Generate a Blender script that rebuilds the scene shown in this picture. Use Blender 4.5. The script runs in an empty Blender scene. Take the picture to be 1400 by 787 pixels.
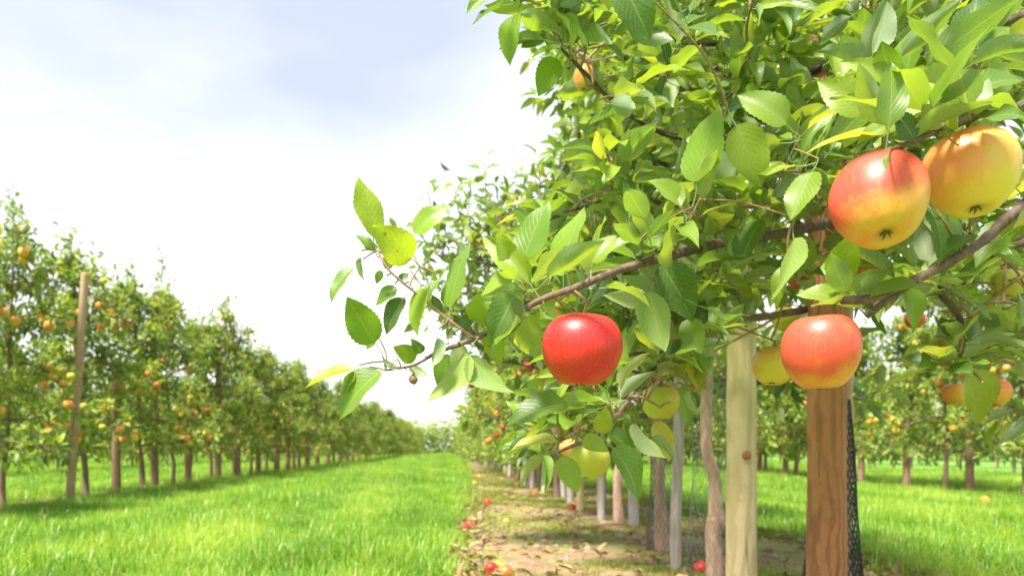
import bpy, bmesh, math, random
import numpy as np
from mathutils import Vector, Matrix, noise

R = math.radians
rng = random.Random(11)
nrg = np.random.default_rng(7)
sc = bpy.context.scene
COL = sc.collection

# ------------------------------------------------------------------ camera
F, CX, HY, CAMZ = 1050.0, 620.0, 615.0, 0.5          # focal length and vanishing point in 1400x787 photo pixels
cam_data = bpy.data.cameras.new('camera')
cam = bpy.data.objects.new('camera', cam_data); COL.objects.link(cam)
cam.location = (0, 0, CAMZ); cam.rotation_euler = (R(90), 0, 0)
cam_data.sensor_width = 36; cam_data.lens = F / 1400 * 36
cam_data.shift_x = (700 - CX) / 1400; cam_data.shift_y = (HY - 393.5) / 1400
cam_data.clip_start = 0.02; cam_data.clip_end = 3000
cam_data.dof.use_dof = True; cam_data.dof.focus_distance = 0.82; cam_data.dof.aperture_fstop = 8.0
sc.camera = cam

# ------------------------------------------------------------------ sky, sun, exposure
SUN_EL, SUN_AZ = R(60), R(-138)     # azimuth of the sun measured from +Y towards +X: high on the left
world = bpy.data.worlds.new('World'); sc.world = world; world.use_nodes = True
nt = world.node_tree; N = nt.nodes; LK = nt.links
bg = N['Background']; bg.inputs['Strength'].default_value = 0.10
sky = N.new('ShaderNodeTexSky'); sky.sky_type = 'NISHITA'; sky.sun_disc = False
sky.sun_elevation = SUN_EL; sky.sun_rotation = SUN_AZ
sky.dust_density = 2.0; sky.air_density = 1.0
tc = N.new('ShaderNodeTexCoord')
mp = N.new('ShaderNodeMapping'); mp.inputs['Scale'].default_value = (1.0, 1.0, 2.2); mp.inputs['Location'].default_value = (0.17, 0.1, 0.2)
cn = N.new('ShaderNodeTexNoise'); cn.inputs['Scale'].default_value = 1.25; cn.inputs['Detail'].default_value = 5; cn.inputs['Roughness'].default_value = 0.45
cr = N.new('ShaderNodeValToRGB'); cr.color_ramp.elements[0].position = 0.40; cr.color_ramp.elements[1].position = 0.80
cr.color_ramp.elements[0].color = (0.0, 0.0, 0.0, 1); cr.color_ramp.elements[1].color = (1, 1, 1, 1)
mx = N.new('ShaderNodeMix'); mx.data_type = 'RGBA'
mx.inputs['B'].default_value = (6.0, 6.0, 6.02, 1)
LK.new(tc.outputs['Generated'], mp.inputs['Vector']); LK.new(mp.outputs['Vector'], cn.inputs['Vector'])
sxyz = N.new('ShaderNodeSeparateXYZ'); LK.new(tc.outputs['Generated'], sxyz.inputs[0])
hor = N.new('ShaderNodeMapRange'); hor.inputs['From Min'].default_value = 0.0; hor.inputs['From Max'].default_value = 0.6; hor.inputs['To Min'].default_value = 0.15; hor.inputs['To Max'].default_value = -0.10
LK.new(sxyz.outputs[2], hor.inputs['Value'])
addn = N.new('ShaderNodeMath'); addn.operation = 'ADD'; LK.new(cn.outputs['Fac'], addn.inputs[0]); LK.new(hor.outputs[0], addn.inputs[1])
LK.new(addn.outputs[0], cr.inputs['Fac']); LK.new(cr.outputs['Color'], mx.inputs['Factor'])
veil = N.new('ShaderNodeMix'); veil.data_type = 'RGBA'; veil.inputs['Factor'].default_value = 0.82; veil.inputs['B'].default_value = (2.5, 2.65, 3.1, 1)
LK.new(sky.outputs['Color'], veil.inputs['A']); LK.new(veil.outputs['Result'], mx.inputs['A']); LK.new(mx.outputs['Result'], bg.inputs['Color'])

sun_data = bpy.data.lights.new('sun', 'SUN'); sun = bpy.data.objects.new('sun', sun_data); COL.objects.link(sun)
sun_data.energy = 3.9; sun_data.angle = R(11); sun_data.color = (1.0, 0.95, 0.86)
sdir = Vector((math.sin(SUN_AZ) * math.cos(SUN_EL), math.cos(SUN_AZ) * math.cos(SUN_EL), math.sin(SUN_EL)))
sun.rotation_euler = sdir.to_track_quat('Z', 'Y').to_euler()

sc.view_settings.view_transform = 'Standard'; sc.view_settings.look = 'None'
sc.view_settings.gamma = 1.0; sc.view_settings.use_curve_mapping = False
sc.view_settings.exposure = 1.68

# ------------------------------------------------------------------ helpers
def P(px, py, d):
    return Vector(((px - CX) / F * d, d, CAMZ - (py - HY) / F * d))

def tag(o, label=None, cat=None, group=None, kind=None):
    if label: o['label'] = label
    if cat: o['category'] = cat
    if group: o['group'] = group
    if kind: o['kind'] = kind
    return o

def link(name, data, parent=None, M=None, base=None):
    o = bpy.data.objects.new(name, data); COL.objects.link(o)
    if parent is not None:
        o.parent = parent
        if M is not None: o.matrix_local = Matrix.Translation(-Vector(parent.location)) @ M
        elif base is not None: o.location = -Vector(parent.location)
    elif M is not None: o.matrix_world = M
    return o

def empty(name, loc):
    o = bpy.data.objects.new(name, None); COL.objects.link(o); o.location = loc; o.empty_display_size = 0.1
    return o

def np_mesh(name, V, Q, mat, uv=None, tint=None, smooth=True):
    """mesh from numpy arrays, all faces quads"""
    me = bpy.data.meshes.new(name)
    V = np.asarray(V, np.float32); Q = np.asarray(Q, np.int32)
    me.vertices.add(len(V)); me.vertices.foreach_set('co', V.ravel())
    me.loops.add(Q.size); me.loops.foreach_set('vertex_index', Q.ravel())
    me.polygons.add(len(Q)); me.polygons.foreach_set('loop_start', np.arange(0, Q.size, 4, dtype=np.int32))
    me.update(calc_edges=True)
    if smooth: me.polygons.foreach_set('use_smooth', np.ones(len(Q), dtype=bool))
    if uv is not None:
        l = me.uv_layers.new(name='UVMap'); l.data.foreach_set('uv', np.asarray(uv, np.float32)[Q.ravel()].ravel())
    if tint is not None:
        a = me.attributes.new('tint', 'FLOAT', 'POINT'); a.data.foreach_set('value', np.asarray(tint, np.float32))
    if mat: me.materials.append(mat)
    return me

def catmull(pts, n):
    """resample control tuples with a Catmull-Rom spline, n steps per span"""
    A = np.array(pts, float); out = []
    for i in range(len(A) - 1):
        p0, p1, p2, p3 = A[max(i - 1, 0)], A[i], A[i + 1], A[min(i + 2, len(A) - 1)]
        for k in range(n):
            t = k / n
            out.append(0.5 * ((2 * p1) + (-p0 + p2) * t + (2 * p0 - 5 * p1 + 4 * p2 - p3) * t * t + (-p0 + 3 * p1 - 3 * p2 + p3) * t ** 3))
    out.append(A[-1]); return np.array(out)

def tube_arrays(pts, rad, sides=8, lump=0.0, cap=True):
    pts = np.asarray(pts, float); n = len(pts)
    tang = np.gradient(pts, axis=0); tang /= (np.linalg.norm(tang, axis=1)[:, None] + 1e-9)
    ref = np.array([0.0, 0.0, 1.0]) if abs(tang[0][2]) < 0.9 else np.array([1.0, 0, 0])
    V = []; a = np.cross(tang[0], ref); a /= np.linalg.norm(a)
    ang = np.arange(sides) * 2 * math.pi / sides
    for i in range(n):
        t = tang[i]; a = a - t * a.dot(t); a /= (np.linalg.norm(a) + 1e-9); b = np.cross(t, a)
        r = np.full(sides, rad[i])
        if lump: r = r * (1 + lump * nrg.uniform(-1, 1, sides))
        V.append(pts[i] + (np.cos(ang) * r)[:, None] * a + (np.sin(ang) * r)[:, None] * b)
    rings = n
    if cap:
        V.append(np.repeat(pts[-1][None] + tang[-1] * rad[-1] * 0.3, sides, 0)); rings += 1
    V = np.concatenate(V); Q = []
    for i in range(rings - 1):
        for k in range(sides):
            k2 = (k + 1) % sides
            Q.append((i * sides + k, i * sides + k2, (i + 1) * sides + k2, (i + 1) * sides + k))
    return V, np.array(Q, np.int32)

class Bag:
    """collects quad geometry"""
    def __init__(s): s.V = []; s.Q = []; s.n = 0
    def add(s, V, Q):
        s.V.append(V); s.Q.append(Q + s.n); s.n += len(V)
    def tube(s, pts, rad, sides=6, lump=0.0): s.add(*tube_arrays(pts, rad, sides, lump))
    def mesh(s, name, mat): return np_mesh(name, np.concatenate(s.V), np.concatenate(s.Q), mat)

# ------------------------------------------------------------------ materials
def new_mat(name):
    m = bpy.data.materials.new(name); m.use_nodes = True
    t = m.node_tree; return m, t, t.nodes['Principled BSDF'], t.nodes['Material Output']
def node(t, typ, **kw):
    n = t.nodes.new(typ)
    for k, v in kw.items():
        if k in ('operation', 'data_type', 'blend_type', 'noise_dimensions', 'feature', 'attribute_name', 'bands_direction', 'wave_type', 'distance', 'use_clamp', 'attribute_type', 'vector_type'): setattr(n, k, v)
        else: n.inputs[k].default_value = v
    return n
def math_(t, op, a, b=None, clamp=False):
    n = t.nodes.new('ShaderNodeMath'); n.operation = op; n.use_clamp = clamp
    for i, v in enumerate((a, b)):
        if v is None: continue
        if isinstance(v, (int, float)): n.inputs[i].default_value = v
        else: t.links.new(v, n.inputs[i])
    return n.outputs[0]
def ramp(t, fac, stops):
    n = t.nodes.new('ShaderNodeValToRGB'); e = n.color_ramp.elements
    while len(e) < len(stops): e.new(0.5)
    for i, (p, c) in enumerate(stops): e[i].position = p; e[i].color = (*c, 1)
    if fac is not None: t.links.new(fac, n.inputs['Fac'])
    return n.outputs['Color']
def mixc(t, fac, a, b, blend='MIX'):
    n = t.nodes.new('ShaderNodeMix'); n.data_type = 'RGBA'; n.blend_type = blend
    for s, v in (('Factor', fac), ('A', a), ('B', b)):
        if isinstance(v, (int, float)): n.inputs[s].default_value = v
        elif isinstance(v, tuple): n.inputs[s].default_value = (*v, 1)
        else: t.links.new(v, n.inputs[s])
    return n.outputs['Result']

def leaf_material(name, stops, under, trans=0.38, rough=0.36, veins=True, warm=(1.32, 1.22, 0.48), under_mix=0.7, patch=None, spec=0.45):
    m, t, pb, out = new_mat(name)
    at = node(t, 'ShaderNodeAttribute', attribute_name='tint'); oi = t.nodes.new('ShaderNodeObjectInfo')
    r = math_(t, 'FRACT', math_(t, 'ADD', at.outputs['Fac'], oi.outputs['Random']))
    col = ramp(t, r, stops)
    uv = t.nodes.new('ShaderNodeUVMap'); sep = t.nodes.new('ShaderNodeSeparateXYZ'); t.links.new(uv.outputs[0], sep.inputs[0])
    if veins:
        au = math_(t, 'ABSOLUTE', math_(t, 'SUBTRACT', sep.outputs[0], 0.5))
        mid = math_(t, 'LESS_THAN', au, 0.022)
        ph = math_(t, 'SUBTRACT', math_(t, 'MULTIPLY', sep.outputs[1], 9.0), math_(t, 'MULTIPLY', au, 7.0))
        lat = math_(t, 'POWER', math_(t, 'ABSOLUTE', math_(t, 'SINE', math_(t, 'MULTIPLY', ph, math.pi))), 14.0)
        tcx = t.nodes.new('ShaderNodeTexCoord')
        nz = node(t, 'ShaderNodeTexNoise', Scale=28.0, Detail=3.0); t.links.new(tcx.outputs['Object'], nz.inputs['Vector'])
        col = mixc(t, ramp(t, nz.outputs['Fac'], [(0.35, (0, 0, 0)), (0.7, (.5, .5, .5))]), col, (0.20, 0.27, 0.03))
        sk = node(t, 'ShaderNodeTexNoise', Scale=9.0, Detail=2.0); so = node(t, 'ShaderNodeVectorMath', operation='ADD'); t.links.new(tcx.outputs['Object'], so.inputs[0]); t.links.new(oi.outputs['Location'], so.inputs[1]); t.links.new(so.outputs[0], sk.inputs['Vector'])
        col = mixc(t, ramp(t, sk.outputs['Fac'], [(0.70, (0, 0, 0)), (0.76, (.75, .75, .75))]), col, (0.20, 0.11, 0.03))
        vn = math_(t, 'MAXIMUM', math_(t, 'MULTIPLY', mid, 0.6), math_(t, 'MULTIPLY', lat, 0.20))
        col = mixc(t, vn, col, (0.30, 0.38, 0.12))
        bp = node(t, 'ShaderNodeBump', Strength=0.25, Distance=0.003); t.links.new(math_(t, 'SUBTRACT', 1.0, vn), bp.inputs['Height'])
        t.links.new(bp.outputs[0], pb.inputs['Normal'])
    geo = t.nodes.new('ShaderNodeNewGeometry')
    if patch:
        pm = t.nodes.new('ShaderNodeMapping'); pm.inputs['Scale'].default_value = (1.5, 0.35, 1); t.links.new(geo.outputs['Position'], pm.inputs['Vector'])
        pn = node(t, 'ShaderNodeTexNoise', Scale=1.2, Detail=5.0, Roughness=0.65); t.links.new(pm.outputs[0], pn.inputs['Vector'])
        col = mixc(t, ramp(t, pn.outputs['Fac'], [(0.30, (.7, .7, .7)), (0.46, (0, 0, 0))]), col, tuple(x * .5 for x in stops[1][1]))
        col = mixc(t, ramp(t, pn.outputs['Fac'], [(0.48, (0, 0, 0)), (0.62, (.8, .8, .8))]), col, patch)
    colu = mixc(t, under_mix, col, under)
    face = mixc(t, geo.outputs['Backfacing'], col, colu)
    t.links.new(face, pb.inputs['Base Color'])
    pb.inputs['Roughness'].default_value = rough; pb.inputs['Specular IOR Level'].default_value = spec
    tr = t.nodes.new('ShaderNodeBsdfTranslucent')
    t.links.new(mixc(t, 1.0, col, warm, 'MULTIPLY'), tr.inputs['Color'])
    ms = t.nodes.new('ShaderNodeMixShader'); ms.inputs[0].default_value = trans
    t.links.new(pb.outputs[0], ms.inputs[1]); t.links.new(tr.outputs[0], ms.inputs[2]); t.links.new(ms.outputs[0], out.inputs['Surface'])
    return m

M = {}
M['leaf'] = leaf_material('apple_leaf_near', [(0.0, (0.045, 0.12, 0.035)), (0.2, (0.08, 0.19, 0.035)), (0.5, (0.185, 0.32, 0.03)), (0.93, (0.32, 0.43, 0.035)), (1.0, (0.48, 0.43, 0.07))], (0.44, 0.51, 0.31), trans=0.47, rough=0.40, spec=0.62)
M['leaf_young'] = leaf_material('apple_leaf_young', [(0.0, (0.13, 0.27, 0.03)), (0.3, (0.22, 0.39, 0.03)), (0.7, (0.31, 0.47, 0.03)), (1.0, (0.41, 0.50, 0.05))], (0.36, 0.46, 0.16), trans=0.5, rough=0.36)
M['leaf_far'] = leaf_material('apple_leaf_far', [(0.0, (0.08, 0.17, 0.035)), (0.5, (0.21, 0.33, 0.045)), (0.9, (0.38, 0.46, 0.07)), (1.0, (0.50, 0.43, 0.10))], (0.37, 0.41, 0.22), trans=0.44, rough=0.42, veins=False)
M['litter'] = leaf_material('dead_leaf', [(0.0, (0.12, 0.06, 0.03)), (0.4, (0.24, 0.14, 0.065)), (0.75, (0.36, 0.24, 0.11)), (0.92, (0.40, 0.30, 0.11)), (1.0, (0.30, 0.32, 0.06))], (0.45, 0.36, 0.24), trans=0.1, rough=0.8, veins=False)
M['grass'] = leaf_material('grass_blade', [(0.0, (0.08, 0.24, 0.016)), (0.45, (0.16, 0.37, 0.028)), (0.80, (0.27, 0.46, 0.05)), (0.92, (0.46, 0.56, 0.12)), (1.0, (0.60, 0.58, 0.28))], (0.24, 0.42, 0.03), trans=0.45, rough=0.33, veins=False, warm=(1.1, 1.05, 0.5), under_mix=0.2, patch=(0.44, 0.58, 0.09))
M['moss'] = leaf_material('moss_blade', [(0.0, (0.12, 0.19, 0.02)), (0.6, (0.22, 0.28, 0.03)), (1.0, (0.36, 0.32, 0.07))], (0.3, 0.3, 0.06), trans=0.3, rough=0.7, veins=False, under_mix=0.2)

def bark_material(name, c1, c2, scale=40.0, stretch=0.25, rough=0.85, bump=0.5):
    m, t, pb, out = new_mat(name)
    tcx = t.nodes.new('ShaderNodeTexCoord'); mpn = t.nodes.new('ShaderNodeMapping'); mpn.inputs['Scale'].default_value = (1, 1, stretch)
    t.links.new(tcx.outputs['Object'], mpn.inputs['Vector'])
    nz = node(t, 'ShaderNodeTexNoise', Scale=scale, Detail=6.0, Roughness=0.65); t.links.new(mpn.outputs[0], nz.inputs['Vector'])
    t.links.new(ramp(t, nz.outputs['Fac'], [(0.3, c1), (0.68, c2)]), pb.inputs['Base Color'])
    bp = node(t, 'ShaderNodeBump', Strength=bump, Distance=0.006); t.links.new(nz.outputs['Fac'], bp.inputs['Height']); t.links.new(bp.outputs[0], pb.inputs['Normal'])
    pb.inputs['Roughness'].default_value = rough
    return m
M['bark'] = bark_material('apple_bark', (0.30, 0.18, 0.12), (0.64, 0.45, 0.32))
M['bark_grey'] = bark_material('apple_bark_grey', (0.10, 0.062, 0.04), (0.29, 0.195, 0.125), scale=25)
M['branch'] = bark_material('branch_bark', (0.07, 0.044, 0.033), (0.23, 0.15, 0.11), scale=90, stretch=0.6)
M['twig_red'] = bark_material('red_twig_bark', (0.30, 0.12, 0.09), (0.50, 0.27, 0.20), scale=120, stretch=1, rough=0.6, bump=0.1)
M['twig'] = bark_material('twig_bark', (0.20, 0.10, 0.055), (0.36, 0.24, 0.11), scale=120, stretch=1, rough=0.6, bump=0.2)

def wood_material(name, c1, c2, c3, rings=26.0):
    m, t, pb, out = new_mat(name)
    tcx = t.nodes.new('ShaderNodeTexCoord'); mpn = t.nodes.new('ShaderNodeMapping'); mpn.inputs['Scale'].default_value = (1, 1, 0.26)
    t.links.new(tcx.outputs['Object'], mpn.inputs['Vector'])
    wv = node(t, 'ShaderNodeTexWave', Scale=rings * .6, Distortion=14.0, Detail=3.0, wave_type='BANDS', bands_direction='X'); wv.inputs['Detail Scale'].default_value = 0.9
    t.links.new(mpn.outputs[0], wv.inputs['Vector'])
    nz = node(t, 'ShaderNodeTexNoise', Scale=120.0, Detail=5.0, Roughness=0.7); t.links.new(mpn.outputs[0], nz.inputs['Vector'])
    big = node(t, 'ShaderNodeTexNoise', Scale=5.0, Detail=3.0); t.links.new(tcx.outputs['Object'], big.inputs['Vector'])
    c = ramp(t, wv.outputs['Fac'], [(0.15, c1), (0.7, c2)])
    c = mixc(t, math_(t, 'MULTIPLY', nz.outputs['Fac'], 0.6), c, c3)
    c = mixc(t, ramp(t, big.outputs['Fac'], [(0.42, (0, 0, 0)), (0.7, (0.7, 0.7, 0.7))]), c, c3)
    mpc = t.nodes.new('ShaderNodeMapping'); mpc.inputs['Scale'].default_value = (1, 1, 0.05); t.links.new(tcx.outputs['Object'], mpc.inputs['Vector'])
    ck = node(t, 'ShaderNodeTexNoise', Scale=75.0, Detail=2.0); t.links.new(mpc.outputs[0], ck.inputs['Vector'])
    crack = ramp(t, ck.outputs['Fac'], [(0.655, (0, 0, 0)), (0.70, (.8, .8, .8))])
    c = mixc(t, crack, c, tuple(x * .35 for x in c1))
    st_ = node(t, 'ShaderNodeTexNoise', Scale=14.0, Detail=6.0, Roughness=0.7); t.links.new(tcx.outputs['Object'], st_.inputs['Vector'])
    c = mixc(t, ramp(t, st_.outputs['Fac'], [(0.52, (0, 0, 0)), (0.72, (.55, .55, .55))]), c, tuple(x * .7 for x in c1))
    t.links.new(c, pb.inputs['Base Color']); pb.inputs['Roughness'].default_value = 0.75
    bp = node(t, 'ShaderNodeBump', Strength=0.8, Distance=0.005); t.links.new(nz.outputs['Fac'], bp.inputs['Height']); t.links.new(bp.outputs[0], pb.inputs['Normal'])
    return m
M['wood_brown'] = wood_material('brown_wood', (0.28, 0.105, 0.034), (0.48, 0.20, 0.07), (0.40, 0.19, 0.085))
M['wood_pale'] = wood_material('pale_wood', (0.54, 0.40, 0.19), (0.74, 0.60, 0.34), (0.58, 0.48, 0.25), rings=12)
M['wood_white'] = wood_material('whitened_wood', (0.40, 0.36, 0.31), (0.56, 0.52, 0.47), (0.34, 0.28, 0.23))
M['wood_tan'] = wood_material('tan_wood', (0.34, 0.21, 0.115), (0.52, 0.35, 0.20), (0.42, 0.29, 0.18))
M['wood_far'] = wood_material('weathered_wood', (0.20, 0.10, 0.055), (0.36, 0.21, 0.12), (0.28, 0.19, 0.13))

def plain(name, c, rough=0.6):
    m, t, pb, out = new_mat(name)
    tcx = t.nodes.new('ShaderNodeTexCoord'); nz = node(t, 'ShaderNodeTexNoise', Scale=60.0, Detail=3.0); t.links.new(tcx.outputs['Object'], nz.inputs['Vector'])
    t.links.new(ramp(t, nz.outputs['Fac'], [(0.3, tuple(x * 0.75 for x in c)), (0.7, tuple(min(1, x * 1.2) for x in c))]), pb.inputs['Base Color'])
    pb.inputs['Roughness'].default_value = rough; return m
M['mesh_plastic'] = plain('dark_mesh_plastic', (0.035, 0.04, 0.045), 0.5)
M['mesh_grey'] = plain('grey_mesh_plastic', (0.16, 0.17, 0.18), 0.5)
M['tie'] = plain('black_tie', (0.02, 0.02, 0.022), 0.5)
M['stem'] = plain('apple_stem', (0.22, 0.12, 0.05), 0.7)
M['calyx'] = plain('apple_calyx', (0.14, 0.11, 0.045), 0.9)

def apple_material(name, ground, ground2, blush, blush_dark, bias, soft=0.55, streak=0.5, stripe=0.18):
    """ground colour with a sun-side blush (object -Y side and the shoulders), streaks, pale dots"""
    m, t, pb, out = new_mat(name)
    tcx = t.nodes.new('ShaderNodeTexCoord'); oi = t.nodes.new('ShaderNodeObjectInfo')
    nrm = node(t, 'ShaderNodeVectorMath', operation='NORMALIZE'); t.links.new(tcx.outputs['Object'], nrm.inputs[0])
    sp = t.nodes.new('ShaderNodeSeparateXYZ'); t.links.new(nrm.outputs[0], sp.inputs[0])
    off = node(t, 'ShaderNodeVectorMath', operation='SCALE'); t.links.new(oi.outputs['Location'], off.inputs[0]); off.inputs['Scale'].default_value = 13.0
    ad = node(t, 'ShaderNodeVectorMath', operation='ADD'); t.links.new(nrm.outputs[0], ad.inputs[0]); t.links.new(off.outputs[0], ad.inputs[1])
    n1 = node(t, 'ShaderNodeTexNoise', Scale=1.3, Detail=3.0); t.links.new(ad.outputs[0], n1.inputs['Vector'])
    mp2 = t.nodes.new('ShaderNodeMapping'); mp2.inputs['Scale'].default_value = (9, 9, 1.1); t.links.new(nrm.outputs[0], mp2.inputs['Vector'])
    n2 = node(t, 'ShaderNodeTexNoise', Scale=1.6, Detail=4.0, Roughness=0.7); t.links.new(mp2.outputs[0], n2.inputs['Vector'])
    f = math_(t, 'ADD', math_(t, 'MULTIPLY', sp.outputs[1], -0.50), math_(t, 'MULTIPLY', sp.outputs[2], 0.62))
    f = math_(t, 'ADD', f, math_(t, 'MULTIPLY', math_(t, 'SUBTRACT', n1.outputs['Fac'], 0.5), 1.3))
    f = math_(t, 'ADD', f, math_(t, 'MULTIPLY', math_(t, 'SUBTRACT', n2.outputs['Fac'], 0.5), streak))
    f = math_(t, 'ADD', f, bias)
    mr = t.nodes.new('ShaderNodeMapRange'); mr.interpolation_type = 'SMOOTHSTEP'
    mr.inputs['From Min'].default_value = -soft; mr.inputs['From Max'].default_value = soft; t.links.new(f, mr.inputs['Value'])
    n3 = node(t, 'ShaderNodeTexNoise', Scale=2.2, Detail=2.0); t.links.new(ad.outputs[0], n3.inputs['Vector'])
    g = mixc(t, n3.outputs['Fac'], ground, ground2); b = mixc(t, n2.outputs['Fac'], blush, blush_dark)
    c = mixc(t, mr.outputs[0], g, b)
    vo = node(t, 'ShaderNodeTexVoronoi', Scale=17.0); t.links.new(nrm.outputs[0], vo.inputs['Vector'])
    vs = t.nodes.new('ShaderNodeSeparateColor'); t.links.new(vo.outputs['Color'], vs.inputs[0])
    dots = math_(t, 'MULTIPLY', math_(t, 'LESS_THAN', vo.outputs['Distance'], math_(t, 'MULTIPLY', vs.outputs[0], 0.23)), math_(t, 'MULTIPLY', vs.outputs[1], 0.55))
    mp3 = t.nodes.new('ShaderNodeMapping'); mp3.inputs['Scale'].default_value = (26, 26, 1.6); t.links.new(ad.outputs[0], mp3.inputs['Vector'])
    n4 = node(t, 'ShaderNodeTexNoise', Scale=1.0, Detail=5.0, Roughness=0.75); t.links.new(mp3.outputs[0], n4.inputs['Vector'])
    c = mixc(t, math_(t, 'MULTIPLY', ramp(t, n4.outputs['Fac'], [(0.48, (0, 0, 0)), (0.66, (1, 1, 1))]), stripe), c, g)
    n5 = node(t, 'ShaderNodeTexNoise', Scale=4.0, Detail=6.0, Roughness=0.7); t.links.new(ad.outputs[0], n5.inputs['Vector'])
    c = mixc(t, ramp(t, n5.outputs['Fac'], [(0.66, (0, 0, 0)), (0.74, (.45, .45, .45))]), c, (0.34, 0.20, 0.08))
    c = mixc(t, dots, c, (0.75, 0.50, 0.22))
    # russet and green in the stem bowl
    rad = math_(t, 'SQRT', math_(t, 'ADD', math_(t, 'POWER', sp.outputs[0], 2.0), math_(t, 'POWER', sp.outputs[1], 2.0)))
    bowl = math_(t, 'SUBTRACT', 1.0, math_(t, 'MULTIPLY', rad, 3.2), clamp=True)
    c = mixc(t, math_(t, 'MULTIPLY', bowl, 0.75), c, (0.26, 0.24, 0.05))
    t.links.new(c, pb.inputs['Base Color'])
    pb.inputs['Roughness'].default_value = 0.42; pb.inputs['Specular IOR Level'].default_value = 0.4; pb.inputs['Coat Weight'].default_value = 0.10; pb.inputs['Coat Roughness'].default_value = 0.28
    pb.inputs['Subsurface Weight'].default_value = 0.06; pb.inputs['Subsurface Radius'].default_value = (0.01, 0.005, 0.002); pb.inputs['Subsurface Scale'].default_value = 0.5
    return m
M['ap_red'] = apple_material('red_apple_skin', (0.62, 0.18, 0.05), (0.55, 0.26, 0.06), (0.66, 0.03, 0.026), (0.48, 0.010, 0.015), 0.66, streak=0.7, stripe=0.12)
M['ap_blush'] = apple_material('blushed_apple_skin', (0.72, 0.36, 0.05), (0.66, 0.42, 0.05), (0.66, 0.055, 0.03), (0.76, 0.20, 0.04), 0.16, soft=0.5, streak=0.9)
M['ap_flame'] = apple_material('flame_apple_skin', (0.76, 0.36, 0.045), (0.66, 0.42, 0.05), (0.62, 0.035, 0.045), (0.72, 0.11, 0.04), 0.24, soft=0.55, streak=0.8, stripe=0.12)
M['ap_yellow'] = apple_material('yellow_apple_skin', (0.78, 0.56, 0.06), (0.66, 0.56, 0.07), (0.84, 0.20, 0.07), (0.84, 0.34, 0.08), 0.10, streak=0.8)
M['ap_lime'] = apple_material('lime_apple_skin', (0.52, 0.46, 0.05), (0.38, 0.42, 0.05), (0.70, 0.36, 0.05), (0.60, 0.40, 0.05), -0.55)
M['ap_orange'] = apple_material('orange_apple_skin', (0.72, 0.42, 0.055), (0.60, 0.44, 0.06), (0.78, 0.20, 0.035), (0.74, 0.26, 0.045), 0.15)

def ground_material(name, stops, scale, moss=None):
    m, t, pb, out = new_mat(name)
    tcx = t.nodes.new('ShaderNodeTexCoord')
    n1 = node(t, 'ShaderNodeTexNoise', Scale=scale, Detail=9.0, Roughness=0.7); t.links.new(tcx.outputs['Object'], n1.inputs['Vector'])
    c = ramp(t, n1.outputs['Fac'], stops)
    n2 = node(t, 'ShaderNodeTexNoise', Scale=1.4, Detail=5.0, Roughness=0.65); t.links.new(tcx.outputs['Object'], n2.inputs['Vector'])
    if moss: c = mixc(t, ramp(t, n2.outputs['Fac'], [(0.44, (0, 0, 0)), (0.58, (0.9, 0.9, 0.9))]), c, moss)
    t.links.new(c, pb.inputs['Base Color']); pb.inputs['Roughness'].default_value = 0.95
    bp = node(t, 'ShaderNodeBump', Strength=0.8, Distance=0.02); t.links.new(n1.outputs['Fac'], bp.inputs['Height']); t.links.new(bp.outputs[0], pb.inputs['Normal'])
    return m
M['ground'] = ground_material('turf_soil', [(0.3, (0.07, 0.17, 0.015)), (0.7, (0.17, 0.33, 0.03))], 6.0)
M['soil'] = ground_material('bare_soil', [(0.30, (0.085, 0.048, 0.026)), (0.46, (0.22, 0.135, 0.072)), (0.70, (0.38, 0.26, 0.15))], 11.0, (0.17, 0.20, 0.03))
M['clod'] = ground_material('soil_clod', [(0.3, (0.20, 0.14, 0.09)), (0.7, (0.42, 0.32, 0.22))], 30.0)

# ------------------------------------------------------------------ ground and soil strips
def fbm(x, y, s): return noise.noise(Vector((x * s, y * s, 3.1)))
ROW_H, ROW_L, ROW_R, ROW_LL, ROW_RR, ROW_L3 = 1.04, -3.75, 5.8, -8.5, 10.6, -13.3

gm = bpy.data.meshes.new('ground')
gm.from_pydata([(-400, -60, 0), (400, -60, 0), (400, 1200, 0), (-400, 1200, 0)], [], [(0, 1, 2, 3)]); gm.materials.append(M['ground'])
tag(link('ground', gm), 'flat green orchard ground under the grass', 'ground', kind='structure')

def hero_edges(y):
    l = -0.035 + 0.0135 * y + 0.05 * fbm(y, 0, 1.3) + 0.03 * fbm(y, 5, 5)
    r = 1.86 + 0.12 * fbm(y, 9, 0.9) + 0.05 * fbm(y, 2, 4)
    return l, r
def strip(name, edges, y0, y1, label, amp):
    ys = [y0]
    while ys[-1] < y1: ys.append(ys[-1] + max(0.035, 0.012 * ys[-1]))
    nx = 44; V = []
    for y in ys:
        l, r = edges(y)
        for i in range(nx):
            u = i / (nx - 1); x = l + (r - l) * u
            e = min(1, 6 * u, 6 * (1 - u))
            z = 0.004 + e * (0.014 + amp * (fbm(x, y, 2.2) * 0.9 + fbm(x, y, 9) * 0.55 + fbm(x + 7, y, 24) * 0.35) + amp * 0.6)
            V.append((x, y, max(z, 0.004)))
    Q = [(j * nx + i, j * nx + i + 1, (j + 1) * nx + i + 1, (j + 1) * nx + i) for j in range(len(ys) - 1) for i in range(nx - 1)]
    return tag(link(name, np_mesh(name, V, Q, M['soil'])), label, 'soil', kind='structure')
strip('soil_strip', hero_edges, 0.2, 90, 'bare tan soil strip littered with leaves and fallen apples', 0.022)
strip('soil_strip', lambda y: (ROW_L - 0.42 + 0.15 * fbm(y, 3, 0.8), ROW_L + 0.30 + 0.22 * fbm(y, 1, 0.7)), 3.5, 90, 'narrow soil strip under the tree row with the leaning stake', 0.015)
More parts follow.
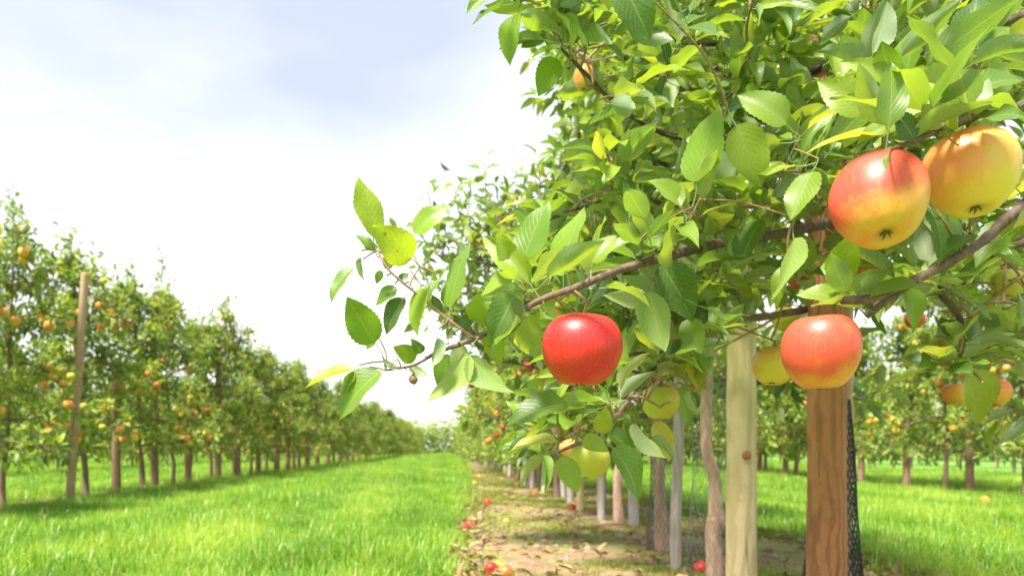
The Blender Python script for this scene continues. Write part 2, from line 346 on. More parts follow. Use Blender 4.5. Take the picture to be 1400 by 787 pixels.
strip('soil_strip', lambda y: (ROW_R - 0.30 + 0.20 * fbm(y, 3, 0.8), ROW_R + 0.30 + 0.2 * fbm(y, 1, 0.7)), 5.0, 90, 'narrow soil strip under the tree row behind the thick posts', 0.015)

# ------------------------------------------------------------------ leaf templates
def leaf_template(nx, ny, W=0.54, fold=0.25, curl=0.25, wave=0.02, twist=0.0, seed=0, pet=0.30, pet_r=0.010, bend=0.0, teeth=0.0):
    ph = seed * 1.7; V = []; UV = []; Q = []
    prof = lambda v: (v ** 0.52) * ((1 - v) ** 0.86) * (1 - 0.25 * v ** 6)
    mxw = max(prof(v) for v in np.linspace(0, 1, 60))
    for j in range(ny):
        v = j / (ny - 1); w = (W / 2) * prof(v) / mxw if 0 < v < 1 else 0.004
        if v == 0: w = 0.014
        zc = -curl * max(0, v - 0.1) ** 2 + 0.05 * v; yc = v * (1 - 0.12 * curl * v)
        tw = twist * v
        for i in range(nx):
            s = -1 + 2 * i / (nx - 1)
            tw_ = 1 + (teeth * (1 if j % 2 else -1) if abs(s) > .99 else 0)
            x = s * w * tw_ * math.cos(fold); z = abs(s) * w * math.sin(fold) + wave * math.sin(v * 11 + ph + (s > 0) * 1.3) * s * s
            x, z = x * math.cos(tw) - z * math.sin(tw), x * math.sin(tw) + z * math.cos(tw)
            V.append((x + bend * v * v, yc, z + zc)); UV.append((0.5 + s * 0.5, v))
    for j in range(ny - 1):
        for i in range(nx - 1): Q.append((j * nx + i, j * nx + i + 1, (j + 1) * nx + i + 1, (j + 1) * nx + i))
    if pet:
        b0 = len(V); st = 3
        for j in range(st):
            u = j / (st - 1); y = -pet * (1 - u) + 0.01 * u; z = -0.05 * (1 - u) * u * 2 - 0.02 * (1 - u)
            for k in range(3):
                a = k * 2.094; V.append((math.cos(a) * pet_r, y, z + math.sin(a) * pet_r)); UV.append((0.5, 0.0))
        for j in range(st - 1):
            for k in range(3):
                k2 = (k + 1) % 3; Q.append((b0 + j * 3 + k, b0 + j * 3 + k2, b0 + (j + 1) * 3 + k2, b0 + (j + 1) * 3 + k))
    return np.array(V), np.array(Q, np.int32), np.array(UV)
TR = random.Random(5)
HI = [leaf_template(5, 9, W=TR.uniform(.36, .53), fold=TR.uniform(.12, .65), curl=TR.uniform(.0, .55), wave=TR.uniform(.012, .045), twist=TR.uniform(-.7, .7), seed=i, bend=TR.uniform(-.12, .12), teeth=.02) for i in range(14)]
HAND = [leaf_template(7, 23, W=0.55, fold=f, curl=c, wave=.020, teeth=.035, twist=tw, seed=i, bend=b) for i, (f, c, tw, b) in enumerate([(.12, .10, .15, .03), (.22, .25, -.2, -.04), (.35, .35, .25, .05), (.5, .15, -.1, .0), (.15, .5, .3, -.06)])]
LO = [leaf_template(3, 4, W=TR.uniform(.42, .56), fold=TR.uniform(.2, .6), curl=TR.uniform(.1, .6), wave=0, twist=TR.uniform(-.4, .4), seed=i, pet=0) for i in range(6)]
HI_ME = [np_mesh('leaf', V, Q, M['leaf'], uv) for V, Q, uv in HI]
YOUNG_ME = [np_mesh('leaf', V, Q, M['leaf_young'], uv) for V, Q, uv in HAND]
HAND_ME = [np_mesh('leaf', V, Q, M['leaf'], uv) for V, Q, uv in HAND]

def batch_leaves(name, mats, tmpl, mat, seed=0):
    """join many leaves: mats = list of 4x4 matrices"""
    g = np.random.default_rng(seed); Vs = []; Qs = []; Us = []; Ts = []; n = 0
    A = np.array([np.array(m) for m in mats]); pick = g.integers(0, len(tmpl), len(A))
    for k, (V, Q, uv) in enumerate(tmpl):
        S = A[pick == k]
        if not len(S): continue
        W = np.einsum('nij,vj->nvi', S[:, :3, :3], V) + S[:, None, :3, 3]
        c = len(S); nv = len(V)
        Vs.append(W.reshape(-1, 3)); Qs.append((Q[None] + (np.arange(c) * nv)[:, None, None]).reshape(-1, 4) + n)
        Us.append(np.tile(uv, (c, 1))); Ts.append(np.repeat(g.random(c), nv)); n += c * nv
    return np_mesh(name, np.concatenate(Vs), np.concatenate(Qs), mat, np.concatenate(Us), np.concatenate(Ts))

def leaf_matrix(base, d, nrm, L, wscale=1.0):
    d = Vector(d).normalized(); nrm = Vector(nrm); nrm = nrm - d * nrm.dot(d)
    if nrm.length < 1e-4: nrm = d.orthogonal()
    nrm.normalize(); x = d.cross(nrm)
    m = Matrix((x * L * wscale, d * L, nrm * L)).transposed().to_4x4(); m.translation = base
    return m

def cluster(p, u, n, rnd, L0=0.055, L1=0.092, up=1.0, droop=0.2):
    """leaf matrices of a spur rosette at p growing along u"""
    u = Vector(u).normalized(); a = u.orthogonal().normalized(); b = u.cross(a); out = []; az = rnd.uniform(0, 6.28)
    for i in range(n):
        az += 2.4 + rnd.uniform(-.5, .5); th = R(rnd.uniform(25, 88))
        d = u * math.cos(th) + (a * math.cos(az) + b * math.sin(az)) * math.sin(th); d.z -= rnd.uniform(0, droop * 2); d.normalize()
        L = rnd.uniform(L0, L1)
        nv = Vector((rnd.gauss(0, .45), rnd.gauss(0, .45), up + rnd.gauss(0, .25)))
        out.append(leaf_matrix(Vector(p) + d * L * 0.29 + Vector((rnd.gauss(0, .004), rnd.gauss(0, .004), rnd.gauss(0, .004))), d, nv, L, rnd.uniform(.85, 1.15)))
    return out

# ------------------------------------------------------------------ apples
def apple_mesh(name, seg, rings, mat, squat=1.0, lob=0.025, seed=0):
    """unit-diameter apple: bowls at stem and calyx, faint five lobes below, origin at its centre"""
    V = []; Q = []
    for j in range(rings):
        th = math.pi * j / (rings - 1); s, c = math.sin(th), math.cos(th)
        r = 0.5 * (s ** 0.93) * (1.0 + 0.10 * c) if s > 1e-6 else 0.0
        z = 0.5 * squat * c
        dt = math.exp(-(th / 0.36) ** 2); db = math.exp(-((math.pi - th) / 0.30) ** 2)
        z += -0.115 * dt + 0.09 * db
        r = max(r, 0.006)
        for k in range(seg):
            a = 2 * math.pi * k / seg
            lb = 1 + lob * math.cos(5 * a + seed) * (0.5 - 0.5 * c) ** 2 + 0.018 * math.cos(a * 2 + seed) + 0.012 * math.cos(3 * a + seed * 2)
            V.append((r * lb * math.cos(a), r * lb * math.sin(a), z + lob * 0.5 * math.cos(5 * a + seed) * (1 - abs(c)) * 0 ))
    for j in range(rings - 1):
        for k in range(seg):
            k2 = (k + 1) % seg; Q.append((j * seg + k, (j + 1) * seg + k, (j + 1) * seg + k2, j * seg + k2))
    return np_mesh(name, V, Q, mat)
SK = ('ap_red', 'ap_blush', 'ap_yellow', 'ap_lime', 'ap_orange', 'ap_flame')
AP_HI = {k: apple_mesh('apple', 40, 28, M[k], seed=i * 1.3) for i, k in enumerate(SK)}
AP_LO = {k: apple_mesh('apple', 12, 9, M[k], seed=i) for i, k in enumerate(SK)}
def stem_mesh():
    V, Q = tube_arrays([(0, 0, .30), (0.005, 0, .42), (0.02, 0.01, .52), (0.05, .015, .62)], [.022, .018, .017, .026], 6); return np_mesh('stem', V, Q, M['stem'])
STEM = stem_mesh()
def calyx_mesh():
    B = Bag()
    for k in range(5):
        a = k * 2 * math.pi / 5; B.tube([(math.cos(a) * .012, math.sin(a) * .015, -.39), (math.cos(a) * .045, math.sin(a) * .045, -.435), (math.cos(a + .3) * .07, math.sin(a + .3) * .07, -.465)], [.014, .012, .003], 4)
    B.tube([(0, 0, -.37), (0, 0, -.415), (0, 0, -.425)], [.03, .034, .02], 6)
    return B.mesh('calyx', M['calyx'])
CALYX = calyx_mesh()
HERO_APPLES = []     # (px, py, r_px, depth) kept clear of leaves
def apple(center, dia, skin, axis=(0, 0, 1), spin=0.0, label='', group=None, hi=True, stretch=1.0):
    ax = Vector(axis).normalized(); q = ax.to_track_quat('Z', 'Y')
    if isinstance(spin, tuple):            # turn the blushed cheek towards this direction
        w = q.inverted() @ Vector(spin); spin = math.atan2(w.x, -w.y)
    Mx = Matrix.Translation(center) @ q.to_matrix().to_4x4() @ Matrix.Rotation(spin, 4, 'Z') @ Matrix.Diagonal((dia, dia, dia * stretch, 1))
    o = link('apple', (AP_HI if hi else AP_LO)[skin], None, Mx); tag(o, label, 'apple', group)
    for nm, me in (('stem', STEM), ('calyx', CALYX)):
        c = bpy.data.objects.new(nm, me); COL.objects.link(c); c.parent = o
    return o, Mx @ Vector((0.05, 0.015, 0.61))

# ------------------------------------------------------------------ hero trees (the two nearest of the soil-strip row)
class Tree:
    def __init__(s, base, label, seed):
        s.root = tag(empty('apple_tree', base), label, 'tree', 'apple trees'); s.base = Vector(base)
        s.nodes = []; s.twig = Bag(); s.leaves = []; s.hand = []; s.rnd = random.Random(seed)
    def limb(s, pts, rads, sides=10, name='branch', mat='branch', n=7, lump=0.13):
        a = catmull([tuple(p) for p in pts], n); r = catmull([(x, 0, 0) for x in rads], n)[:, 0]
        B = Bag(); B.tube(a, r, sides, lump); link(name, B.mesh(name, M[mat]), s.root, base=1)
        for p in a: s.nodes.append(p)
    def nearest(s, p):
        A = np.array(s.nodes); d = np.linalg.norm(A - np.array(p), axis=1); i = int(d.argmin()); return Vector(A[i]), float(d[i])
    def twig_to(s, p, r0=0.0026, r1=0.0014, sag=0.12):
        q, d = s.nearest(p); p = Vector(p)
        if d < 0.003: return q
        side = Vector((s.rnd.gauss(0, .06), s.rnd.gauss(0, .06), sag)) * d
        ctrl = [tuple(q), tuple(q.lerp(p, .35) + side), tuple(q.lerp(p, .7) + side * .7), tuple(p)]
        a = catmull(ctrl, 3); k = min(1.6, 0.7 + d * 4); s.twig.tube(a, np.linspace(r0 * k, r1, len(a)), 5)
        if d > 0.02:
            for x in a[2:]: s.nodes.append(x)
        return q
    def finish(s, nmax=300):
        s.leaves.sort(key=lambda m: (m.translation - Vector((0.15, 0, .7))).length)
        me_pick = s.rnd
        near = s.leaves[:max(0, nmax - len(s.hand))]; rest = s.leaves[max(0, nmax - len(s.hand)):]
        for m, me in s.hand: link('leaf', me, s.root, m)
        for m in near: link('leaf', me_pick.choice(HI_ME), s.root, m)
        if rest:
            o = link('foliage', batch_leaves('foliage', rest, HI, M['leaf'], 3), s.root, base=1); o['kind'] = 'stuff'
        if s.twig.n:
            o = link('twig_growth', s.twig.mesh('twig_growth', M['twig']), s.root, base=1); o['kind'] = 'stuff'

T1 = Tree((1.0, 2.0, 0), 'apple tree tied to the thick reddish brown post, with the single red apple', 21)
T0 = Tree((1.12, 0.95, 0), 'apple tree bearing the pair of large touching apples, its trunk out of view', 22)
# trunks
T1.limb([(1.0, 2.0, -.03), (1.0, 2.0, .25), (1.01, 2.0, .6), (1.0, 1.98, .9), (1.0, 1.96, 1.15), (.99, 1.98, 1.6), (1.0, 2.0, 2.1), (1.02, 2.0, 2.7)], [.034, .030, .028, .026, .025, .02, .014, .006], 12, 'trunk', 'bark')
T1.limb([(1.0, 1.98, .86), (.95, 1.94, .96), (.90, 1.92, 1.1), (.885, 1.93, 1.35), (.89, 1.95, 1.7), (.86, 1.95, 2.1)], [.02, .019, .018, .017, .013, .007])
T0.limb([(1.12, .95, -.03), (1.12, .95, .4), (1.10, .95, .8), (1.12, .95, 1.3), (1.1, .97, 1.8), (1.1, .95, 2.4)], [.034, .03, .028, .024, .018, .007], 12, 'trunk', 'bark')
def limb_px(T, L, **kw):
    T.limb([P(a, b, c) for a, b, c, r in L], [r for *_, r in L], **kw)
# branch A with the red apple and the twig against the sky
limb_px(T1, [(1150, 300, 1.97, .013), (1128, 306, 1.76, .012), (1062, 320, 1.5, .0095), (1000, 329, 1.3, .0082), (930, 346, 1.06, .0064), (850, 368, .88, .0047), (790, 392, .80, .0038), (735, 412, .775, .0033), (690, 441, .765, .0032), (645, 464, .757, .0028), (600, 481, .75, .0018), (565, 499, .745, .0014), (527, 506, .745, .0010)])
limb_px(T1, [(648, 462, .757, .0017), (612, 436, .75, .0012), (577, 407, .745, .0011), (548, 384, .735, .0012), (528, 364, .73, .0013), (515, 340, .73, .0009)], mat='twig_red', lump=.02)
# lower branches
limb_px(T1, [(1120, 420, 1.98, .011), (1050, 432, 1.7, .008), (990, 440, 1.45, .007), (940, 466, 1.25, .006), (895, 474, 1.12, .0048), (850, 492, 1.03, .003)])
limb_px(T1, [(935, 470, 1.23, .0045), (905, 496, 1.15, .004), (878, 520, 1.08, .0036), (850, 560, .98, .003), (820, 592, .92, .0026), (790, 606, .90, .0026), (762, 618, .89, .0016)])
# upper branches
limb_px(T1, [(1145, 210, 1.98, .010), (1095, 172, 1.8, .008), (1040, 178, 1.65, .007), (980, 190, 1.5, .006), (915, 185, 1.4, .005), (850, 150, 1.3, .004), (800, 100, 1.22, .003), (762, 62, 1.15, .0024), (722, 25, 1.08, .0018), (695, -10, 1.04, .0012)])
limb_px(T1, [(1150, 90, 1.99, .011), (1130, 42, 1.8, .008), (1050, 50, 1.55, .007), (960, 60, 1.35, .005), (880, 40, 1.2, .004), (830, 0, 1.1, .003)])
limb_px(T1, [(1105, 250, 1.93, .010), (1020, 262, 1.65, .007), (930, 280, 1.45, .005), (860, 268, 1.3, .004), (800, 282, 1.18, .003), (750, 300, 1.1, .002)])
limb_px(T1, [(1140, 40, 2.0, .01), (1200, 0, 1.7, .007), (1225, -40, 1.45, .005), (1230, -90, 1.3, .003)])
# tree out of the frame: branch B, the apple-pair branch, dark hanging branch, upper limbs
limb_px(T0, [(1790, 300, .96, .012), (1560, 255, .90, .009), (1425, 272, .85, .0075), (1385, 293, .82, .006), (1335, 336, .80, .0052), (1270, 373, .785, .0045), (1228, 392, .775, .0042), (1190, 408, .77, .0044), (1152, 410, .765, .0045)])
limb_px(T0, [(1262, 377, .785, .0042), (1230, 398, .79, .004), (1200, 420, .795, .004), (1184, 431, .80, .0045)])
limb_px(T0, [(1800, 200, .96, .011), (1560, 110, .88, .007), (1440, 128, .80, .0045), (1378, 150, .75, .0034), (1328, 160, .72, .0034), (1275, 182, .70, .0028), (1232, 200, .69, .0026)])
limb_px(T0, [(1760, 340, .98, .012), (1560, 300, 1.1, .009), (1400, 330, 1.2, .007), (1290, 388, 1.22, .006), (1312, 436, 1.22, .005), (1318, 505, 1.22, .004)])
limb_px(T0, [(1780, -100, .97, .01), (1560, -60, 1.0, .007), (1400, 20, 1.02, .005), (1290, 60, 1.0, .004), (1210, 90, .98, .003)])
limb_px(T0, [(1400, 325, 1.2, .005), (1420, 400, 1.25, .004), (1400, 480, 1.3, .003)])
T1.nodes = T1.nodes; T0.nodes = T0.nodes

# hero apples: px, py, diameter px, diameter m, skin, tilt (axis x, y, z), spin, tree, label
HA = [
 (795, 478, 107, .080, 'ap_red', (.04, -.02, 1), (-.5, -1, 0), T1, 'glossy all red apple hanging alone under the long bare branch', 1.0),
 (1202, 275, 122, .082, 'ap_flame', (.12, .52, 1), (-1, -.45, .3), T0, 'large orange red apple touching the yellow one, its dark calyx facing out', 1.12),
 (1327, 238, 117, .082, 'ap_yellow', (.02, .22, 1), (-1, .1, .4), T0, 'largest yellow apple with faint orange blush, touching the orange red one', 1.03),
 (1123, 481, 101, .0745, 'ap_flame', (-.05, -.04, 1), (-.9, -.5, .3), T0, 'pinkish orange apple hanging in front of the reddish brown post', 1.10),
 (1058, 500, 56, .075, 'ap_yellow', (.15, .1, 1), 1.0, T1, 'yellow orange apple half hidden behind the pinkish orange apple', 1.0),
 (903, 550, 50, .068, 'ap_lime', (.05, 0, 1), 0.0, T1, 'yellow green apple above the thin whitened stake', 1.0),
 (806, 629, 56, .060, 'ap_lime', (.2, .1, 1), 0.7, T1, 'olive yellow apple low down, half covered by a curled leaf', 0.95),
 (778, 612, 26, .055, 'ap_yellow', (-.4, .2, 1), 0.7, T1, 'small yellow apple tucked behind the olive yellow one', 0.95),
 (799, 107, 29, .048, 'ap_orange', (.05, .2, 1), 1.6, T1, 'small oval orange apple high up at the crown edge against the sky', 1.32),
 (1307, 538, 35, .066, 'ap_orange', (0, 0, 1), 0.4, T0, 'orange apple on the dark hanging twig, the flatter of two', 0.9),
 (1362, 537, 36, .070, 'ap_blush', (.3, .1, 1), 0.2, T0, 'red and orange apple beside the dark hanging twig, the taller of two', 1.08),
 (1378, 387, 42, .066, 'ap_lime', (.1, 0, 1), 0.4, T0, 'lime green apple among dark leaves above the dark hanging twig', 0.95),
 (1250, 436, 26, .070, 'ap_red', (.2, 0, 1), 0.4, T1, 'small red apple behind the cut branch stub', 1.0),
 (1074, 436, 36, .068, 'ap_lime', (.1, 0, 1), 0.4, T1, 'yellow green apple above the half hidden yellow orange one', 0.95),
 (1088, 338, 34, .066, 'ap_orange', (.1, .1, 1), 0.4, T1, 'orange apple behind the leaves where the long branch leaves the trunk', 0.95),
 (1190, 378, 44, .070, 'ap_orange', (.1, .1, 1), 2.4, T1, 'orange apple mostly hidden below the apple with the dark calyx', 0.95),
 (952, 537, 24, .066, 'ap_blush', (.1, .0, 1), 2.4, T1, 'small pink and yellow apple beside the pale thick post', 0.95),
 (905, 3, 24, .066, 'ap_red', (.1, .0, 1), 2.4, T1, 'red apple high among the topmost leaves', 0.95),
 (985, 188, 22, .066, 'ap_orange', (.1, .0, 1), .4, T1, 'pale orange apple deep inside the leafy crown', 0.95),
 (918, 362, 18, .060, 'ap_yellow', (.1, .0, 1), .4, T1, 'tiny looking yellow apple behind the long bare branch', 0.95),
]
apple_links = []
for (px, py, dpx, dia, skin, ax, spin, T, lab, st) in HA:
    d = dia * F / dpx
    HERO_APPLES.append((px, py, dpx / 2, d))
    apple_links.append((T, px, py, d, dia, skin, ax, spin, lab, st))

# hand-placed leaves: blade base px, tip px, projected width px, depth, side ('t' top, 'u' underside), template, tint
HL = [
 (511, 325, 490, 239, 29, .73, 't', 0), (562, 353, 514, 309, 52, .73, 't', 1), (566, 318, 612, 277, 24, .76, 't', 1), (485, 367, 449, 414, 15, .73, 't', 3),
 (516, 342, 497, 330, 10, .74, 't', 4), (494, 352, 496, 384, 8, .74, 'u', 3), (523, 371, 510, 386, 10, .74, 't', 4), (542, 393, 511, 414, 17, .75, 't', 1),
 (512, 468, 472, 407, 46, .74, 't', 0), (512, 462, 501, 478, 9, .76, 't', 0), (553, 407, 521, 455, 20, .75, 't', 2), (586, 392, 567, 460, 22, .74, 't', 3),
 (615, 420, 638, 329, 25, .75, 't', 0), (568, 490, 541, 473, 26, .77, 't', 1), (577, 482, 566, 465, 16, .75, 't', 4), (599, 462, 592, 504, 17, .74, 'u', 3),
 (641, 483, 594, 555, 32, .75, 'u', 1), (642, 486, 693, 549, 34, .75, 'u', 2), (612, 484, 606, 538, 30, .79, 't', 0), (702, 403, 673, 473, 44, .76, 't', 2),
 (649, 440, 656, 400, 26, .77, 't', 1), (521, 507, 451, 567, 28, .74, 't', 2), (484, 506, 414, 526, 11, .75, 't', 3), (708, 371, 679, 320, 34, .79, 't', 3),
 (716, 354, 747, 272, 38, .80, 't', 0), (770, 377, 789, 272, 27, .84, 't', 1), (706, 373, 655, 397, 20, .80, 't', 1), (722, 398, 690, 340, 22, .82, 't', 0),
 (904, 362, 956, 438, 50, .97, 't', 2), (940, 436, 956, 483, 30, 1.0, 't', 1), (889, 398, 905, 483, 40, .93, 'u', 0), (884, 401, 825, 412, 26, .95, 'u', 1),
 (809, 360, 843, 312, 28, .90, 't', 2), (862, 331, 811, 356, 13, .93, 't', 3), (893, 343, 948, 306, 24, 1.0, 't', 2), (1008, 420, 962, 450, 34, 1.15, 't', 1),
 (776, 552, 689, 567, 27, .84, 't', 2), (762, 604, 694, 612, 13, .86, 't', 3), (838, 612, 891, 684, 36, .88, 't', 2), (798, 597, 827, 617, 24, .86, 't', 4),
 (863, 580, 904, 630, 15, .90, 'u', 1), (832, 590, 880, 627, 24, .91, 't', 2), (822, 592, 828, 556, 24, .90, 't', 0), (766, 625, 792, 673, 27, .88, 't', 1),
 (924, 530, 951, 583, 27, 1.5, 't', 2), (893, 578, 923, 631, 23, 1.5, 't', 1), (1195, 72, 1217, 2, 27, .80, 'u', 3), (1219, 112, 1203, 58, 36, .78, 't', 0),
 (1240, 106, 1255, 12, 28, .80, 't', 1), (1281, 118, 1200, 158, 30, .70, 't', 4), (1300, 120, 1284, 20, 50, .80, 't', 2), (1330, 124, 1412, 92, 34, .74, 't', 2),
 (1310, 178, 1313, 106, 15, .69, 't', 3), (1185, 152, 1116, 107, 42, .78, 't', 2), (1006, 171, 1046, 256, 48, .95, 't', 0), (953, 250, 978, 142, 48, .88, 't', 0),
 (939, 284, 886, 243, 26, .92, 't', 3), (848, -28, 890, 55, 46, .80, 't', 1), (1272, 285, 1310, 379, 34, .80, 't', 2), (1298, 341, 1338, 312, 22, .77, 't', 2),
 (1258, 392, 1188, 402, 17, .76, 't', 3), (1145, 384, 1163, 318, 44, .80, 't', 0), (1085, 326, 1070, 415, 26, .95, 'u', 1), (1040, 300, 1000, 372, 30, 1.05, 't', 1),
 (1075, 170, 1010, 120, 34, 1.0, 't', 2), (1110, 235, 1082, 300, 30, .95, 't', 0), (706, 20, 690, 85, 24, 1.02, 't', 2), (668, -6, 636, 18, 16, 1.0, 't', 3),
 (745, 45, 712, 62, 20, 1.08, 't', 1), (760, 80, 735, 128, 30, 1.1, 't', 1), (1340, 70, 1385, 30, 30, .8, 't', 1), (1375, 130, 1352, 78, 28, .76, 'u', 1),
 (1225, 170, 1170, 195, 22, .72, 't', 3), (1150, 408, 1090, 395, 24, .79, 't', 1), (1160, 405, 1130, 360, 30, .80, 't', 0), (1215, 212, 1212, 232, 7, .64, 't', 3),
 (508, 338, 488, 318, 12, .735, 't', 1), (530, 368, 536, 338, 16, .735, 't', 2), (545, 384, 560, 372, 9, .74, 't', 1), (583, 412, 600, 372, 14, .76, 't', 2), (602, 428, 590, 402, 12, .765, 't', 0), (628, 448, 650, 428, 16, .77, 't', 1), (560, 500, 585, 515, 12, .76, 'u', 1), (548, 502, 520, 488, 8, .745, 'u', 3), (630, 470, 622, 512, 22, .77, 'u', 0), (664, 452, 690, 500, 28, .78, 't', 2), (676, 444, 640, 412, 24, .775, 't', 1), (485, 508, 466, 540, 12, .75, 't', 1), (1395, 300, 1330, 350, 24, .9, 't', 2), (1322, 158, 1352, 112, 24, .72, 'u', 1), (1250, 190, 1222, 150, 22, .685, 't', 0), (1290, 172, 1255, 142, 22, .69, 'u', 2), (1240, 395, 1262, 455, 26, .80, 't', 2), (1330, 505, 1352, 585, 40, 1.1, 't', 2), (700, 470, 660, 430, 24, .80, 't', 2),
]
YOUNG_I = {0, 1, 2, 3, 7, 8, 9, 11, 12, 16, 17, 18, 20, 24, 25, 26, 27, 30, 47, 48, 49, 55, 61, 62, 66, 69, 70, 71, 74}
for i, (bx, by, tx, ty, w, d, side, k) in enumerate(HL):
    T = T0 if bx > 1180 or (bx > 1140 and by > 300) else T1
    lp = math.hypot(tx - bx, ty - by); full = 0.55 * lp; base = P(bx, by, d)
    hr = random.Random(i * 7 + 1)
    if w >= full: dz = math.sqrt(max(0, (w / 0.55) ** 2 - lp ** 2)) / F * d * 0.9; ca = 1.0
    else: dz = lp * hr.uniform(-.15, .25) / F * d; ca = max(0.12, w / full)
    tip = P(tx, ty, d - dz); dv = tip - base; L = dv.length; dn = dv.normalized()
    view = (Vector((0, 0, CAMZ)) - base).normalized()
    n = view - dn * view.dot(dn); n.normalize(); roll = math.acos(min(1, ca))
    n1 = Matrix.Rotation(roll, 3, dn) @ n; n2 = Matrix.Rotation(-roll, 3, dn) @ n
    n = n1 if n1.z > n2.z else n2
    if side == 'u': n = -n
    m = leaf_matrix(base, dn, n, L, 1.16); T.hand.append((m, (YOUNG_ME if i in YOUNG_I else HAND_ME)[k]))
    T.twig_to(m @ Vector((0, -0.30, -.02)), .0012, .0008, .03)

for (T, px, py, d, dia, skin, ax, spin, lab, st) in apple_links:
    o, top = apple(P(px, py, d), dia, skin, ax, spin, lab, 'apples on the two nearest trees', True, st)
    T.twig_to(top, .0020, .0016, 0.0)

# foliage filling: clusters inside picture regions, each at a real depth, grown from the nearest branch
def inside(poly, x, y):
    c = False; j = len(poly) - 1
    for i in range(len(poly)):
        xi, yi = poly[i]; xj, yj = poly[j]
        if (yi > y) != (yj > y) and x < (xj - xi) * (y - yi) / (yj - yi) + xi: c = not c
        j = i
    return c
REG = [
 ([(705, -60), (1440, -60), (1440, 150), (1280, 175), (1130, 240), (1000, 320), (840, 345), (735, 385), (690, 400), (720, 330), (775, 270), (820, 190), (765, 110), (715, 50)], 1.0, 1.5, 165, 6),
 ([(730, -60), (1440, -60), (1440, 200), (1240, 330), (1130, 360), (1000, 380), (840, 380), (760, 380), (700, 390), (780, 280), (840, 190), (790, 110)], 1.5, 2.3, 250, 7),
 ([(700, 425), (850, 385), (1000, 345), (1110, 340), (1070, 430), (985, 470), (950, 530), (890, 600), (800, 640), (740, 625), (700, 570), (740, 540), (700, 470)], .95, 1.5, 62, 5),
 ([(1275, 300), (1440, 200), (1440, 560), (1390, 600), (1340, 520), (1280, 500), (1250, 440), (1170, 390)], .98, 1.5, 52, 5),
 ([(1150, 340), (1440, 300), (1440, 480), (1250, 430), (1160, 400)], 1.4, 2.2, 26, 6),
]
rr = random.Random(77); pts = []
for poly, d0, d1, n, nl in REG:
    xs = [p[0] for p in poly]; ys = [p[1] for p in poly]; c = 0
    while c < n:
        x, y = rr.uniform(min(xs), max(xs)), rr.uniform(min(ys), max(ys))
        if inside(poly, x, y): pts.append((x, y, rr.uniform(d0, d1), nl)); c += 1
cand = []
for x, y, d, nl in pts:
    p = P(x, y, d); q0, e0 = T0.nearest(p); q1, e1 = T1.nearest(p)
    cand.append((min(e0, e1), p, nl))
cand.sort(key=lambda c: c[0])
BARE = [(catmull([(1140, 303, 1.85), (1062, 320, 1.5), (930, 346, 1.06), (850, 368, .88), (790, 392, .80), (735, 412, .775)], 8)), (catmull([(1385, 293, .82), (1335, 336, .80), (1270, 373, .785), (1190, 408, .77)], 6))]
def clear_of_apples(m):
    c = m @ Vector((0, .5, 0)); 
    for q in (m.translation, c, m @ Vector((0, 1, 0))):
        if q.y < 0.3: return False
        u, v = CX + q.x / q.y * F, HY - (q.z - CAMZ) / q.y * F
        for (ax, ay, ar, ad) in HERO_APPLES[:4]:
            if q.y < ad + .05 and math.hypot(u - ax, v - ay) < ar + 8: return False
        if q.y < HERO_APPLES[8][3] + .03 and math.hypot(u - 799, v - 107) < 46: return False
        for (ax, ay, ar, ad) in HERO_APPLES[4:14]:
            if q.y < ad + .03 and math.hypot(u - ax, v - ay) < ar + 14: return False
        if u < 655 and v > 60: return False
        if 968 < u < 1052 and v > 475: return False
        for bl in BARE:
            dd = np.hypot(bl[:, 0] - u, bl[:, 1] - v); i = int(dd.argmin())
            if dd[i] < 13 and q.y < bl[i, 2] + .02: return False
    return True
for e, p, nl in cand:
    q0, e0 = T0.nearest(p); q1, e1 = T1.nearest(p); T = T0 if e0 < e1 else T1
    q = T.twig_to(p); out = (p - q); out = out.normalized() if out.length > .01 else Vector((0, 0, 1))
    u = out * .6 + Vector((rr.gauss(0, .3), rr.gauss(0, .3) - .25, .55))
    T.leaves += [m for m in cluster(p, u, rr.randint(nl, nl + 2), rr, .043, .074, .7, .22) if clear_of_apples(m)]
# rosettes directly on the branches
for T in (T1, T0):
    for q in list(T.nodes)[::9]:
        q = Vector(q)
        if q.y < .6 or q.z < .55: continue
        u_ = CX + q.x / q.y * F
        if u_ < 700 or q.z > 2.4: continue
        T.leaves += [m for m in cluster(q, (rr.gauss(0, .4), rr.gauss(0, .4) - .3, 1), rr.randint(2, 4), rr, .05, .085) if clear_of_apples(m)]
T1.finish(); T0.finish()
# dried fruitlet on the twig
fb = Bag()
fb.tube([P(560, 503, .75), P(566, 509, .75), P(565, 513, .75)], [.0012, .001, .0012], 5); fb.tube([P(565, 512, .75), P(564, 516, .75), P(566, 521, .75), P(567, 525, .75)], [.0015, .0042, .0045, .0012], 8)
link('dried_fruitlet', fb.mesh('dried_fruitlet', M['stem']), T1.root, base=1)

